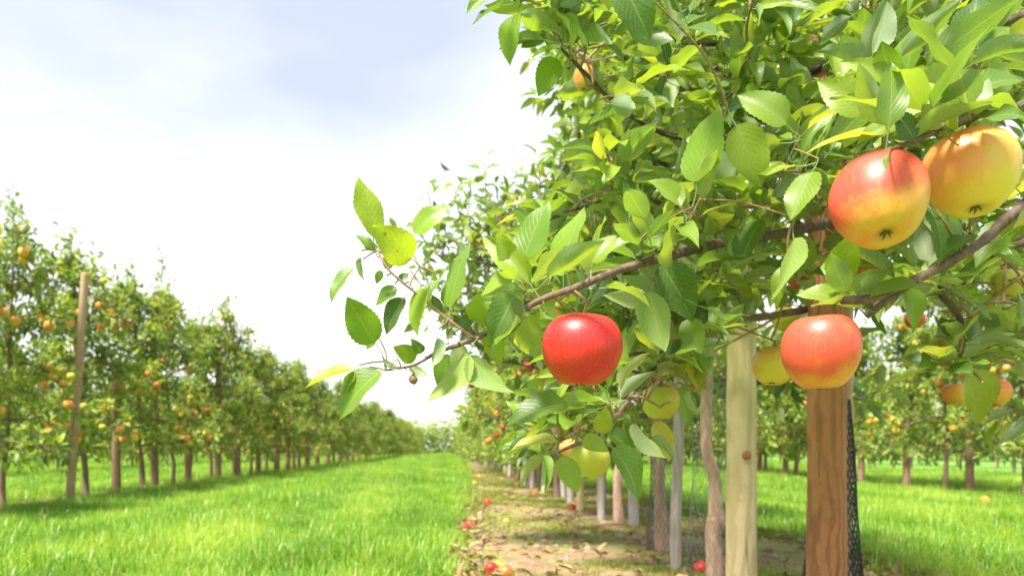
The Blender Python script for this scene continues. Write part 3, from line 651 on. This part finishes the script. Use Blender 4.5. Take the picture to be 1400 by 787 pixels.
# ------------------------------------------------------------------ generic orchard trees
def grow(seed, H=2.9, rmax=0.95, clear=0.52, n_limb=20, lean=0.05, zmin=.40, thick=1.0):
    """skeleton and leaf spurs of a spindle apple tree standing at the origin"""
    rnd = random.Random(seed); trunk = Bag(); limbs = Bag(); spurs = []
    a0 = rnd.uniform(0, 6.28)
    tp = [(rnd.gauss(0, .012) + (lean * z * math.cos(a0)) , rnd.gauss(0, .012) + lean * z * math.sin(a0), z) for z in np.linspace(-.04, H, 9)]
    tp[0] = (0, 0, -.04); tp[1] = (rnd.gauss(0, .015), rnd.gauss(0, .015), .3)
    a = catmull(tp, 4); r = thick * np.interp(a[:, 2], [-.04, .04, .12, .2, .6, H], [.062, .05, .046, .040, .033, .006])
    trunk.tube(a, r, 9, .06)
    def trunk_at(z): i = int(np.abs(a[:, 2] - z).argmin()); return Vector(a[i])
    az = rnd.uniform(0, 6.28)
    for i in range(n_limb):
        t = (i + rnd.uniform(-.3, .3)) / n_limb; z = clear + (H - clear - .25) * max(0, t) ** 0.95; az += 2.4 + rnd.uniform(-.4, .4)
        L = (rmax * (1 - .80 * max(0, t) ** .8) + .10) * rnd.uniform(.72, 1.15)
        p = trunk_at(z); d = Vector((math.cos(az), math.sin(az), rnd.uniform(.0, .35) if t < .3 else rnd.uniform(.15, .6))); d.normalize(); pts_ = [p.copy()]
        for k in range(6):
            d = (d + Vector((rnd.gauss(0, .12), rnd.gauss(0, .12), rnd.gauss(-.09, .10)))).normalized(); p = p + d * (L / 6); p.z = max(p.z, zmin); pts_.append(p.copy())
        pa = catmull([tuple(x) for x in pts_], 2); limbs.tube(pa, np.linspace(.013 * (L + .2), .003, len(pa)), 5)
        for k in range(2, len(pa)):
            for _ in range(2):
                q = Vector(pa[k]); sd = Vector((rnd.gauss(0, 1), rnd.gauss(0, 1), rnd.gauss(.35, .8))).normalized(); l = rnd.uniform(.03, .24)
                e = q + sd * l; e.z = max(e.z, zmin); limbs.tube([q, q.lerp(e, .5) + Vector((0, 0, .012)), e], [.0035, .0028, .0018], 3)
                spurs.append((e, sd))
                if l > .13: spurs.append((q.lerp(e, .5), sd))
        # upright water shoots
        for _ in range(2 if t > .25 else 1):
            q = Vector(pa[rnd.randint(4, len(pa) - 1)]); l = rnd.uniform(.15, .42); e = q + Vector((rnd.gauss(0, .06), rnd.gauss(0, .06), l))
            limbs.tube([q, q.lerp(e, .5), e], [.0035, .003, .0015], 3)
            for s_ in np.linspace(.25, 1, 6): spurs.append((q.lerp(e, s_), Vector((rnd.gauss(0, .6), rnd.gauss(0, .6), .6)), 2))
    for _ in range(4):       # leader shoots
        q = trunk_at(H - rnd.uniform(.05, .5)); e = q + Vector((rnd.gauss(0, .13), rnd.gauss(0, .13), rnd.uniform(.2, .5)))
        limbs.tube([q, q.lerp(e, .5), e], [.004, .003, .0015], 3)
        for s_ in np.linspace(.1, 1, 8): spurs.append((q.lerp(e, s_), Vector((rnd.gauss(0, .6), rnd.gauss(0, .6), .6)), 2))
    leaves = []
    for sp_ in spurs:
        n = sp_[2] if len(sp_) == 3 else rnd.randint(5, 7)
        leaves += cluster(sp_[0], sp_[1], n, rnd, .060, .102, .8, .2)
    return trunk, limbs, leaves, [s[0] for s in spurs if len(s) == 2]

VAR = []
for i in range(6):
    tr, lm, lv, sp_ = grow(100 + i, H=[2.75, 2.95, 2.6, 3.0, 2.8, 2.9][i], rmax=[1.05, 1.0, 1.08, 1.0, 1.06, .97][i], thick=.82)
    VAR.append((tr.mesh('trunk', M['bark_grey']), lm.mesh('branch_framework', M['branch']), batch_leaves('crown', lv, LO, M['leaf_far'], i), sp_))
FRUIT_SMALL = {k: AP_LO[k] for k in SK}
def joined_apples(spots, skins, rnd, dia):
    V = []; Q = []; n = 0; mats = []; mi = []
    tv = np.array([v.co for v in AP_LO['ap_red'].vertices]); tq = np.array([list(p.vertices) for p in AP_LO['ap_red'].polygons], np.int32)
    for s in spots:
        V.append(tv * rnd.uniform(.85, 1.1) * dia + np.array(s) - np.array((0, 0, dia * .55))); Q.append(tq + n); n += len(tv); mi += [rnd.randrange(len(skins))] * len(tq)
    me = np_mesh('fruit', np.concatenate(V), np.concatenate(Q), None)
    for s in skins: me.materials.append(M[s])
    me.polygons.foreach_set('material_index', np.array(mi, np.int32)); return me
FR = {}
for kind, skins, cnt in (('hero', ('ap_red', 'ap_red', 'ap_blush', 'ap_orange'), 42), ('left', ('ap_orange', 'ap_yellow', 'ap_orange', 'ap_lime'), 46), ('right', ('ap_yellow', 'ap_lime', 'ap_yellow', 'ap_orange'), 48)):
    for v in range(6):
        rnd = random.Random(v * 31 + cnt); FR[kind, v] = joined_apples(rnd.sample(VAR[v][3], cnt), skins, rnd, .075)

ORD = ['first', 'second', 'third', 'fourth', 'fifth', 'sixth', 'seventh', 'eighth', 'ninth', 'tenth', 'eleventh', 'twelfth']
def orchard_tree(x, y, v, rz, s, label, group, fruit=None, apples=0, apple_label=None, skins=None, seed=0):
    wd = random.Random(int(y * 53)).uniform(.82, 1.10)
    root = tag(empty('apple_tree', (x, y, 0)), label, 'tree', group); root.rotation_euler = (0, 0, rz); root.scale = (s * wd, s * wd, s)
    for nm, me in zip(('trunk', 'branch_framework', 'crown'), VAR[v][:3]):
        o = bpy.data.objects.new(nm, me); COL.objects.link(o); o.parent = root
        if nm != 'trunk': o['kind'] = 'stuff'
    if fruit:
        o = bpy.data.objects.new('fruit', FR[fruit, v]); COL.objects.link(o); o.parent = root; o['kind'] = 'stuff'
    if apples:
        rnd = random.Random(seed + 5); Mx = Matrix.Translation((x, y, 0)) @ Matrix.Rotation(rz, 4, 'Z') @ Matrix.Diagonal((s * wd, s * wd, s, 1))
        w = [Mx @ q for q in VAR[v][3]]; w = [q for q in w if q.z > .6]
        side = -1 if x > 3 else 1
        if abs(x - ROW_H) < .3: side = -1
        w.sort(key=lambda q: -(q.x - x) * side + (q.y - y) * .7 + rnd.uniform(-.6, .6))
        used = []
        for q in w:
            if len(used) >= apples: break
            if any((q - k).length < .05 for k in used): continue
            used.append(q); dia = rnd.uniform(.070, .088)
            apple(q - Vector((0, 0, dia * .58)), dia, rnd.choice(skins), (rnd.gauss(0, .15), rnd.gauss(0, .15), 1), rnd.uniform(0, 6.28), apple_label, 'apples on orchard trees', False)
    return root

def stake(base, top, r, mat, label, group=None, sides=14, knots=0, kink=0.0):
    b, t = Vector(base), Vector(top); n = 15; pts_ = []
    rnd = random.Random(int(b.x * 97 + b.y * 131)); ph = rnd.uniform(0, 6)
    root = empty('wooden_stake', base); tag(root, label, 'stake', group)
    for i in range(n + 1):
        u = i / n; q = b.lerp(t, u) - b; pts_.append((q.x + kink * math.sin(u * 7 + ph), q.y, q.z))
    pts_[0] = (0, 0, -.05)
    V, Q = tube_arrays(pts_, [r * (1.04 - .1 * i / n + .02 * math.sin(i * 1.7 + ph)) for i in range(n + 1)], sides, .016, False)
    V2, Q2 = tube_arrays([pts_[-1], (pts_[-1][0], pts_[-1][1], pts_[-1][2] + .006)], [r * .935, r * .80], sides, 0, True)
    V2[:sides] = V[-sides:]
    B = Bag(); B.add(V, Q); B.add(V2, Q2); o = bpy.data.objects.new('shaft', B.mesh('shaft', M[mat])); COL.objects.link(o); o.parent = root
    return root

SKH, SKL, SKR = ('ap_red', 'ap_red', 'ap_blush', 'ap_orange'), ('ap_orange', 'ap_orange', 'ap_yellow', 'ap_lime'), ('ap_yellow', 'ap_lime', 'ap_yellow', 'ap_orange')
tr_r = random.Random(404)
# --- the soil-strip row beyond the two nearest trees: the next ones still show single leaves
def leafy_tree(x, y, seed, label, n_apples, apple_label, stem_pts=None, reach=(), zmin=.66):
    tr, lm, lv, sp_ = grow(seed, H=2.75, rmax=1.0, clear=zmin, n_limb=16, zmin=zmin, thick=.72)
    er = random.Random(seed + 9)
    for (z0, ex, ey, ez) in reach:            # long limbs leaning over the grass edge, with upright leafy shoots
        a = catmull([(0, 0, z0), (ex * .35, ey * .35, z0 + (ez - z0) * .5), (ex * .7, ey * .7, z0 + (ez - z0) * .8), (ex, ey, ez)], 6); lm.tube(a, np.linspace(.011, .003, len(a)), 6)
        for q in a[5:]:
            for _ in range(2):
                q = Vector(q); l = er.uniform(.06, .34); e = q + Vector((er.gauss(0, .10), er.gauss(0, .10), l)); lm.tube([q, q.lerp(e, .5) + Vector((er.gauss(0, .01), 0, 0)), e], [.003, .0025, .0014], 4)
                for s_ in np.linspace(.12, 1, max(3, int(l / .045))): lv += cluster(q.lerp(e, s_), (er.gauss(0, .6), er.gauss(0, .6), .7), 2, er, .05, .085, .6, .15)
            sp_.append(Vector(q))
    root = tag(empty('apple_tree', (x, y, 0)), label, 'tree', 'apple trees')
    if stem_pts:
        tr = Bag(); a = catmull([p[:3] for p in stem_pts], 6); r = catmull([(p[3], 0, 0) for p in stem_pts], 6)[:, 0]; tr.tube(a, r, 12, .05)
    o = bpy.data.objects.new('trunk', tr.mesh('trunk', M['bark'])); COL.objects.link(o); o.parent = root
    o = bpy.data.objects.new('branch_framework', lm.mesh('branch_framework', M['branch'])); COL.objects.link(o); o.parent = root; o['kind'] = 'stuff'
    lv.sort(key=lambda m: (m.translation + Vector((x, y, 0)) - Vector((.1, 0, 1.0))).length)
    rnd = random.Random(seed)
    for m in lv[:300]:
        o = bpy.data.objects.new('leaf', rnd.choice(HI_ME)); COL.objects.link(o); o.parent = root; o.matrix_local = m
    o = bpy.data.objects.new('foliage', batch_leaves('foliage', lv[300:], LO, M['leaf'], seed)); COL.objects.link(o); o.parent = root; o['kind'] = 'stuff'
    w = sorted([q for q in sp_ if q.z < 1.1 and q.x > -.6], key=lambda q: q.x * 1.0 + q.y * .6 + rnd.uniform(-.4, .4)); used = []
    for q in w:
        if len(used) >= n_apples: break
        if any((q - k).length < .08 for k in used): continue
        used.append(q); dia = rnd.uniform(.066, .08)
        apple(q + Vector((x, y, 0)) - Vector((0, 0, dia * .58)), dia, rnd.choice(SKH), (rnd.gauss(0, .15), rnd.gauss(0, .15), 1), rnd.uniform(0, 6.28), apple_label, 'apples on orchard trees', False)
leafy_tree(.945, 2.78, 501, 'apple tree whose knobbly bare trunk stands beside the pale thick post', 5, 'red orange apple on the tree with the knobbly trunk',
           [(0, 0, -.04, .034), (.0, 0, .10, .031), (-.005, 0, .20, .029), (.008, 0, .245, .037), (.004, 0, .29, .027), (.0, 0, .40, .023), (-.025, 0, .48, .022), (-.03, 0, .65, .021), (-.02, 0, 1.0, .022), (0, 0, 1.8, .016), (0, 0, 2.75, .006)], zmin=.98, reach=[(.9, -.75, -.1, 1.18), (1.1, -.62, .15, 1.35), (1.3, -.5, 0, 1.75)])
leafy_tree(.97, 3.55, 502, 'apple tree with a netted trunk behind the thin whitened stake', 7, 'red orange apple on the tree behind the thin whitened stake', reach=[(.8, -1.0, -.2, 1.08), (.95, -1.12, .1, 1.28), (1.2, -.92, .0, 1.5), (.7, -.85, .2, .95), (1.1, -1.05, -.1, 1.38)])
leafy_tree(1.05, 4.85, 503, 'apple tree with a thick grey trunk between two whitened stakes', 9, 'red orange apple on the tree between two whitened stakes', reach=[(.8, -1.0, -.2, 1.15), (1.0, -.95, .1, 1.45), (1.3, -.8, .0, 1.8)])
y = 5.6; k = 0
while y < 82:
    far = k >= 12
    orchard_tree(ROW_H + tr_r.gauss(0, .04), y, tr_r.randrange(6), tr_r.uniform(0, 6.28), tr_r.uniform(.90, 1.04),
                 'apple tree far down the row on the bare soil strip' if far else f'{ORD[k]} apple tree beyond the thick grey trunk on the bare soil strip', 'apple trees',
                 'hero' if k >= 8 else None, 0 if k >= 8 else 6, None if far else f'red apple on the {ORD[k]} tree beyond the thick grey trunk', SKH, k)
    y += tr_r.uniform(.85, 1.1) if k < 12 else tr_r.uniform(1.0, 1.25); k += 1
# --- the other rows
def row(X, y0, y1, n_near, near_lab, far_lab, fruit, apples, apple_lab, skins, step=1.2, a_near=5, sy=1.0):
    y = y0; k = 0
    while y < y1:
        far = k >= n_near
        orchard_tree(X + tr_r.gauss(0, .05), y, tr_r.randrange(6), tr_r.uniform(0, 6.28), sy * tr_r.uniform(.80, 1.10), far_lab if far else near_lab.format(ORD[k]), 'apple trees',
                     None if k < a_near else fruit, apples if k < a_near else 0, None if far else apple_lab.format(ORD[k]), skins, k + int(X * 10))
        y += step * tr_r.uniform(.84, 1.18); k += 1
row(ROW_L, 5.3, 82, 12, '{} apple tree in the row of the leaning stake across the wide grass lane', 'distant apple tree in the row of the leaning stake', 'left', 21, 'apple on the {} tree in the row of the leaning stake', SKL, 1.30, 5, .97)
row(ROW_R, 6.6, 50, 10, '{} apple tree in the row behind the reddish brown post', 'distant apple tree in the row behind the reddish brown post', 'right', 15, 'yellowish apple on the {} tree behind the reddish brown post', SKR, 1.05, 5, 1.05)
row(ROW_LL, 9.5, 60, 0, '', 'apple tree in the second row back, behind the row of the leaning stake', 'left', 0, '', SKL, 1.3, 0)
row(ROW_RR, 12, 46, 0, '', 'apple tree in the second row back behind the posts', 'right', 0, '', SKR, 1.4, 0)
row(15.4, 16, 50, 0, '', 'apple tree in the third row back behind the posts', 'right', 0, '', SKR, 1.7, 0)
row(ROW_L3, 17, 60, 0, '', 'apple tree in the third row back, behind the row of the leaning stake', 'left', 0, '', SKL, 1.7, 0)

# ------------------------------------------------------------------ stakes
s1 = stake((.888, 1.83, 0), (.902, 1.85, 1.50), .0435, 'wood_brown', 'thick reddish brown round post under the pinkish orange apple', sides=24)
B = Bag(); ring = [(.043 * math.cos(a), .043 * math.sin(a), 0) for a in np.linspace(0, 2 * math.pi, 20)]
B.tube([(x + .008, y + .015, 1.41 + .01 * math.sin(i)) for i, (x, y, z) in enumerate(ring)], [.008] * 20, 5)
o = bpy.data.objects.new('tie_band', B.mesh('tie_band', M['tie'])); COL.objects.link(o); o.parent = s1
s2 = stake((.955, 2.55, 0), (.965, 2.57, 1.25), .048, 'wood_pale', 'thick pale yellowish round post with a knot', sides=24)
kb = Bag(); kb.tube([(.0025, -.040, .483), (.0026, -.0475, .483), (.0026, -.0490, .483)], [.015, .0145, .007], 12)
o = bpy.data.objects.new('knot', kb.mesh('knot', M['wood_brown'])); COL.objects.link(o); o.parent = s2; 
stake((.872, 3.0, 0), (.885, 3.02, 1.15), .021, 'wood_white', 'thin crooked whitened stake beside the netted trunk', sides=10, kink=.006)
stake((1.11, 4.74, 0), (1.12, 4.75, 1.2), .030, 'wood_white', 'straight whitened stake just in front of the thick grey trunk', sides=10)
stake((.985, 5.12, 0), (.985, 5.15, 1.2), .026, 'wood_white', 'thin whitened stake just behind the thick grey trunk', sides=10)
for i, yy in enumerate([5.95, 6.7, 7.55, 8.4, 9.3, 10.2, 11.2, 12.2, 13.4, 14.8, 16.2, 18, 20, 22.5]):
    stake((ROW_H + tr_r.uniform(-.10, .06), yy, 0), (ROW_H + tr_r.uniform(-.08, .08), yy, 1.3), tr_r.uniform(.024, .04), 'wood_white' if i % 3 else 'wood_pale', f'whitened stake in the soil strip, {ORD[i]} beyond the thick grey trunk' if i < 9 else 'pale stake far along the soil strip', 'stakes along the soil strip', sides=8)
# leaning stake across the lane and its row
lb = (-3.45, 6.9, 0); stake(lb, (-3.31, 6.9, 2.08), .037, 'wood_tan', 'tall pale stake leaning in the row across the wide grass lane', sides=14)
for i, (px, h) in enumerate([(160, 1.5), (212, 1.9), (257, 1.3), (298, 2.15), (325, 1.4), (353, 1.7), (377, 1.5), (393, 1.9), (408, 1.5), (421, 1.7), (433, 1.5), (446, 1.6), (456, 1.6), (466, 1.6), (474, 1.5), (482, 1.6), (489, 1.6)]):
    yy = 3.75 * F / (CX - px); stake((ROW_L + .02, yy - .06, 0), (ROW_L + .02 + tr_r.gauss(0, .03), yy - .06, h), tr_r.uniform(.045, .055), 'wood_far', f'{ORD[i]} brown stake past the leaning pale stake' if i < 9 else 'brown stake far along the row of the leaning stake', 'stakes across the grass lane', sides=10)
for i, (px, h) in enumerate([(1396, 1.5), (1318, 1.0), (1233, .95), (1172, 1.2), (1110, 1.3), (1070, 1.3), (1035, 1.4), (1005, 1.4), (980, 1.4)]):
    yy = 5.8 * F / (px - CX); stake((ROW_R + .03, yy - .05, 0), (ROW_R + .03, yy - .05, h), .045, 'wood_far', f'{ORD[i]} brown stake in the row behind the reddish brown post', 'stakes behind the posts', sides=10)

# ------------------------------------------------------------------ mesh guards round the trunks
def guard(base, r0, r1, h, mat, label, nu=26, nv=44, wire=.0011):
    root_me = Bag(); x0, y0, z0 = base
    def pt(a, v):
        r = r0 + (r1 - r0) * v ** .7; r *= 1 + .06 * math.sin(3 * a + 5 * v) + .04 * math.sin(9 * v)
        return (r * math.cos(a), r * math.sin(a), v * h)
    for s in (1, -1):
        for k in range(nu):
            a0 = k * 2 * math.pi / nu; root_me.tube([pt(a0 + s * v * 4.2, v) for v in np.linspace(0, 1, nv)], [wire] * nv, 3)
    o = link('trunk_guard', root_me.mesh('trunk_guard', M[mat])); o.location = base; tag(o, label, 'tree guard')
    return o
guard((.985, 1.995, 0), .088, .04, .63, 'mesh_plastic', 'black plastic net guard round the trunk behind the reddish brown post', 30, 44, .0016)
guard((.93, 2.79, 0), .085, .055, .75, 'mesh_grey', 'grey plastic net guard round the knobbly trunk', 15, 40, .0007)
guard((.97, 3.55, 0), .075, .055, .8, 'mesh_grey', 'grey plastic net guard behind the thin whitened stake', 22, 40, .0011)

# ------------------------------------------------------------------ fallen apples
for (px, py, dia, skin, lab) in [
    (643, 720, .068, 'ap_red', 'fallen red apple lying at the very edge of the grass'),
    (667, 689, .07, 'ap_red', 'fallen red apple on bare soil beyond the one at the grass edge'),
    (783, 696, .07, 'ap_red', 'fallen red apple beside the grey trunks on the soil strip'),
    (672, 781, .060, 'ap_red', 'fallen dull red apple, left of a touching pair on the soil'),
    (691, 784, .057, 'ap_blush', 'fallen yellowish red apple next to a dull red one'),
    (692, 713, .045, 'ap_lime', 'small yellow green windfall on the soil'),
    (731, 676, .065, 'ap_blush', 'fallen pink apple in front of the pale stakes'),
    (709, 664, .065, 'ap_red', 'fallen red apple nearer the foot of the pale stakes'),
    (649, 662, .07, 'ap_blush', 'fallen pinkish apple far down the soil strip'),
    (655, 652, .07, 'ap_blush', 'farther fallen pinkish apple on the soil strip'),
    (985, 783, .07, 'ap_red', 'fallen red apple at the foot of the knobbly trunk'),
    (1347, 686, .075, 'ap_orange', 'fallen orange apple in grass under the row behind the posts'),
    (958, 780, .06, 'ap_red', 'fallen small red apple at the foot of the thin whitened stake')]:
    d = (CAMZ - .035) * F / (py - HY); p = P(px, py, d); rz = rng.uniform(0, 6)
    a = Vector((math.cos(rz), math.sin(rz), rng.uniform(-.1, .6))); p.z = dia * .47 + .014
    apple(p, dia, skin, a, rng.uniform(0, 6), lab, 'windfall apples', True)

# ------------------------------------------------------------------ leaf litter, clods
lr = random.Random(31); mats = []
for _ in range(2700):
    y = 2.6 + 22 * lr.random() ** 2.0; l, r = hero_edges(y); x = l + (r - l) * lr.random()
    if lr.random() < .25: x = l + abs(lr.gauss(0, .12))
    d = Vector((lr.gauss(0, 1), lr.gauss(0, 1), lr.gauss(0, .25)))
    mats.append(leaf_matrix((x, y, .028 + lr.uniform(0, .018)), d, (lr.gauss(0, .35), lr.gauss(0, .35), 1), lr.uniform(.035, .085), lr.uniform(.5, 1.1)))
tag(link('leaf_litter', batch_leaves('leaf_litter', mats, LO, M['litter'], 9)), 'dry curled tan and yellow leaves scattered over the bare soil', 'leaf litter', kind='stuff')
bm = bmesh.new(); bmesh.ops.create_icosphere(bm, subdivisions=1, radius=1); iv = np.array([v.co for v in bm.verts]); it = [[v.index for v in f.verts] for f in bm.faces]; bm.free()
V = []; Fc = []
for _ in range(2400):
    y = 2.6 + 16 * lr.random() ** 2.0; l, r = hero_edges(y); x = l + (r - l) * lr.random(); s = abs(lr.gauss(.008, .007)) + .003; n0 = len(V)
    for v in iv: V.append((x + v[0] * s * lr.uniform(.8, 1.5), y + v[1] * s * lr.uniform(.8, 1.5), .026 + v[2] * s * lr.uniform(.6, 1)))
    Fc += [tuple(i + n0 for i in f) for f in it]
cm = bpy.data.meshes.new('soil_clods'); cm.from_pydata(V, [], Fc); cm.materials.append(M['clod'])
tag(link('soil_crumbs', cm), 'loose crumbs and clods of dry soil on the bare strip', 'soil', kind='stuff')

# ------------------------------------------------------------------ grass (geometry-node tufts)
def tuft(seed, n, rad, h0, h1, w, mat, lean=.5):
    g = random.Random(seed); V = []; Q = []; T = []; UV = []
    for _ in range(n):
        a = g.uniform(0, 6.28); rr_ = rad * math.sqrt(g.random()); x, y = rr_ * math.cos(a), rr_ * math.sin(a)
        h = g.uniform(h0, h1); da = g.uniform(0, 6.28); ln = abs(g.gauss(0, lean)); dx, dy = math.cos(da), math.sin(da); wx, wy = -dy, dx; ww = w * g.uniform(.7, 1.3); t = g.random(); b = len(V)
        for j, u in enumerate((0, .4, .75, 1)):
            ex = ln * h * u * u; wz = ww * (1, .85, .55, .06)[j]; z = h * u * (1 - .25 * ln * u) - .01
            for s in (-1, 1): V.append((x + dx * ex + wx * wz * s, y + dy * ex + wy * wz * s, z)); T.append(t); UV.append((.5 + s * .5, u))
        for j in range(3): Q.append((b + 2 * j, b + 2 * j + 1, b + 2 * j + 3, b + 2 * j + 2))
    me = np_mesh('tuft', V, Q, mat, UV, T); return bpy.data.objects.new('tuft', me)

def scatter(name, pts_, scl, tufts, label, cat):
    n = len(pts_); me = bpy.data.meshes.new(name); me.vertices.add(n); me.vertices.foreach_set('co', np.asarray(pts_, np.float32).ravel())
    g = np.random.default_rng(n)
    for nm, arr in (('rz', g.uniform(0, 6.28, n)), ('scl', np.asarray(scl)), ('zs', np.asarray(scl) * g.uniform(.75, 1.25, n))):
        a = me.attributes.new(nm, 'FLOAT', 'POINT'); a.data.foreach_set('value', arr.astype(np.float32))
    a = me.attributes.new('pick', 'INT', 'POINT'); a.data.foreach_set('value', g.integers(0, len(tufts), n).astype(np.int32))
    o = link(name, me); t = bpy.data.node_groups.new(name, 'GeometryNodeTree')
    t.interface.new_socket('Geometry', in_out='INPUT', socket_type='NodeSocketGeometry'); t.interface.new_socket('Geometry', in_out='OUTPUT', socket_type='NodeSocketGeometry')
    gi = t.nodes.new('NodeGroupInput'); go = t.nodes.new('NodeGroupOutput'); jn = t.nodes.new('GeometryNodeJoinGeometry')
    def attr(nm, typ):
        q = t.nodes.new('GeometryNodeInputNamedAttribute'); q.data_type = typ; q.inputs['Name'].default_value = nm; return q.outputs['Attribute']
    rz, sl, zs, pk = attr('rz', 'FLOAT'), attr('scl', 'FLOAT'), attr('zs', 'FLOAT'), attr('pick', 'INT')
    cr_ = t.nodes.new('ShaderNodeCombineXYZ'); t.links.new(rz, cr_.inputs[2])
    cs = t.nodes.new('ShaderNodeCombineXYZ'); t.links.new(sl, cs.inputs[0]); t.links.new(sl, cs.inputs[1]); t.links.new(zs, cs.inputs[2])
    for i, tf in enumerate(tufts):
        cmp = t.nodes.new('FunctionNodeCompare'); cmp.data_type = 'INT'; cmp.operation = 'EQUAL'; t.links.new(pk, cmp.inputs[2]); cmp.inputs[3].default_value = i
        ip = t.nodes.new('GeometryNodeInstanceOnPoints'); oi = t.nodes.new('GeometryNodeObjectInfo'); oi.inputs['Object'].default_value = tf
        t.links.new(gi.outputs[0], ip.inputs['Points']); t.links.new(cmp.outputs[0], ip.inputs['Selection']); t.links.new(oi.outputs['Geometry'], ip.inputs['Instance'])
        t.links.new(cr_.outputs[0], ip.inputs['Rotation']); t.links.new(cs.outputs[0], ip.inputs['Scale']); t.links.new(ip.outputs[0], jn.inputs[0])
    t.links.new(jn.outputs[0], go.inputs[0]); md = o.modifiers.new('tufts', 'NODES'); md.node_group = t
    return tag(o, label, cat, kind='stuff')

TUFT = [tuft(i, 70, .13, .035, .115, .0021, M['grass'], .95) for i in range(6)]
def lane(fx0, fx1, y0, y1, dens, gx):
    out = []; sc_ = []; y = y0
    while y < y1:
        dy = max(.25, y * .05); x0, x1 = fx0(y), fx1(y); dn = dens / (1 + (y / 7.0) ** 1.5)
        n = int((x1 - x0) * dy * dn); s = min(2.6, 1 + y * .035)
        for _ in range(max(n, 0)):
            x = gx.uniform(x0, x1); yy = y + gx.uniform(0, dy)
            if abs(x / yy) > .95: continue
            k = .62 + .55 * (.5 + fbm(x, yy, .8)) + .25 * fbm(x + 3, yy, 2.6)
            if min(abs(x + 2.55), abs(x + 1.0), abs(x - 2.7), abs(x - 4.3)) < .2 + .06 * fbm(yy, x, 1.0): k *= .72
            out.append((x, yy, 0)); sc_.append(s * max(.35, k) * gx.uniform(.8, 1.2))
        y += dy
    return out, sc_
gx = random.Random(9)
p1, q1 = lane(lambda y: ROW_L + .18 + .12 * fbm(y, 1, .7), lambda y: hero_edges(y)[0] + .015 + .05 * fbm(y, 8, 6), 2.4, 75, 210, gx)
tag(scatter('grass', p1, q1, TUFT, 'lush bright green grass of the wide lane beside the soil strip', 'grass'))
p2, q2 = lane(lambda y: hero_edges(y)[1] - .05, lambda y: ROW_R - .15, 2.4, 60, 190, gx)
scatter('grass', p2, q2, TUFT, 'bright green grass of the lane behind the thick posts', 'grass')
p3, q3 = lane(lambda y: ROW_LL + .1, lambda y: ROW_L - .25, 5, 60, 120, gx); p4, q4 = lane(lambda y: ROW_R + .2, lambda y: ROW_RR, 6, 50, 120, gx)
p5, q5 = lane(lambda y: -18, lambda y: ROW_LL, 10, 60, 60, gx)
scatter('grass', p3 + p5, q3 + q5, TUFT, 'green grass behind the row of the leaning stake', 'grass'); scatter('grass', p4, q4, TUFT, 'green grass behind the second row of posts', 'grass')
MOSS = [tuft(40 + i, 50, .08, .012, .045, .002, M['moss'], .9) for i in range(4)]
mp_, ms_ = [], []
for _ in range(14000):
    y = 2.5 + 16 * gx.random() ** 1.6; l, r = hero_edges(y); x = gx.uniform(l, r)
    if fbm(x * 1.0, y * .6, 1.6) + .28 * fbm(x, y, 6) > -.02: mp_.append((x, y, .016)); ms_.append(gx.uniform(.6, 1.2) * (1 + y * .03))
scatter('moss', mp_, ms_, MOSS, 'yellow green moss and tiny weeds in patches on the bare soil', 'moss')

# ------------------------------------------------------------------ tree belt closing the orchard
mats = []; br = random.Random(3)
for k in range(42000):
    x = br.uniform(-110, 110); z = br.uniform(.02, 1) ** .8 * (4.2 + 1.2 * fbm(x, 0, .12) + .8 * fbm(x, 0, .5)); y = 84 + br.uniform(0, 6)
    if k % 3 == 0: x, y = (22 + br.uniform(0, 4)) * (1 if k % 2 else -1), br.uniform(12, 90)
    mats.append(leaf_matrix((x, y, z), (br.gauss(0, 1), br.gauss(0, 1), br.gauss(0, .7)), (br.gauss(0, .6), -.5, .8), br.uniform(.3, .65)))
for k in range(14000):
    x = br.uniform(-16, 16); z = br.uniform(.02, 1) * (3.0 + .7 * fbm(x, 4, .5)); y = 83 + br.uniform(0, 3)
    mats.append(leaf_matrix((x, y, z), (br.gauss(0, 1), br.gauss(0, 1), br.gauss(0, .7)), (br.gauss(0, .6), -.5, .8), br.uniform(.22, .45)))
tag(link('tree_belt', batch_leaves('tree_belt', mats, LO, M['leaf_far'], 4)), 'far belt of trees closing the end of the orchard lanes', 'trees', kind='stuff')
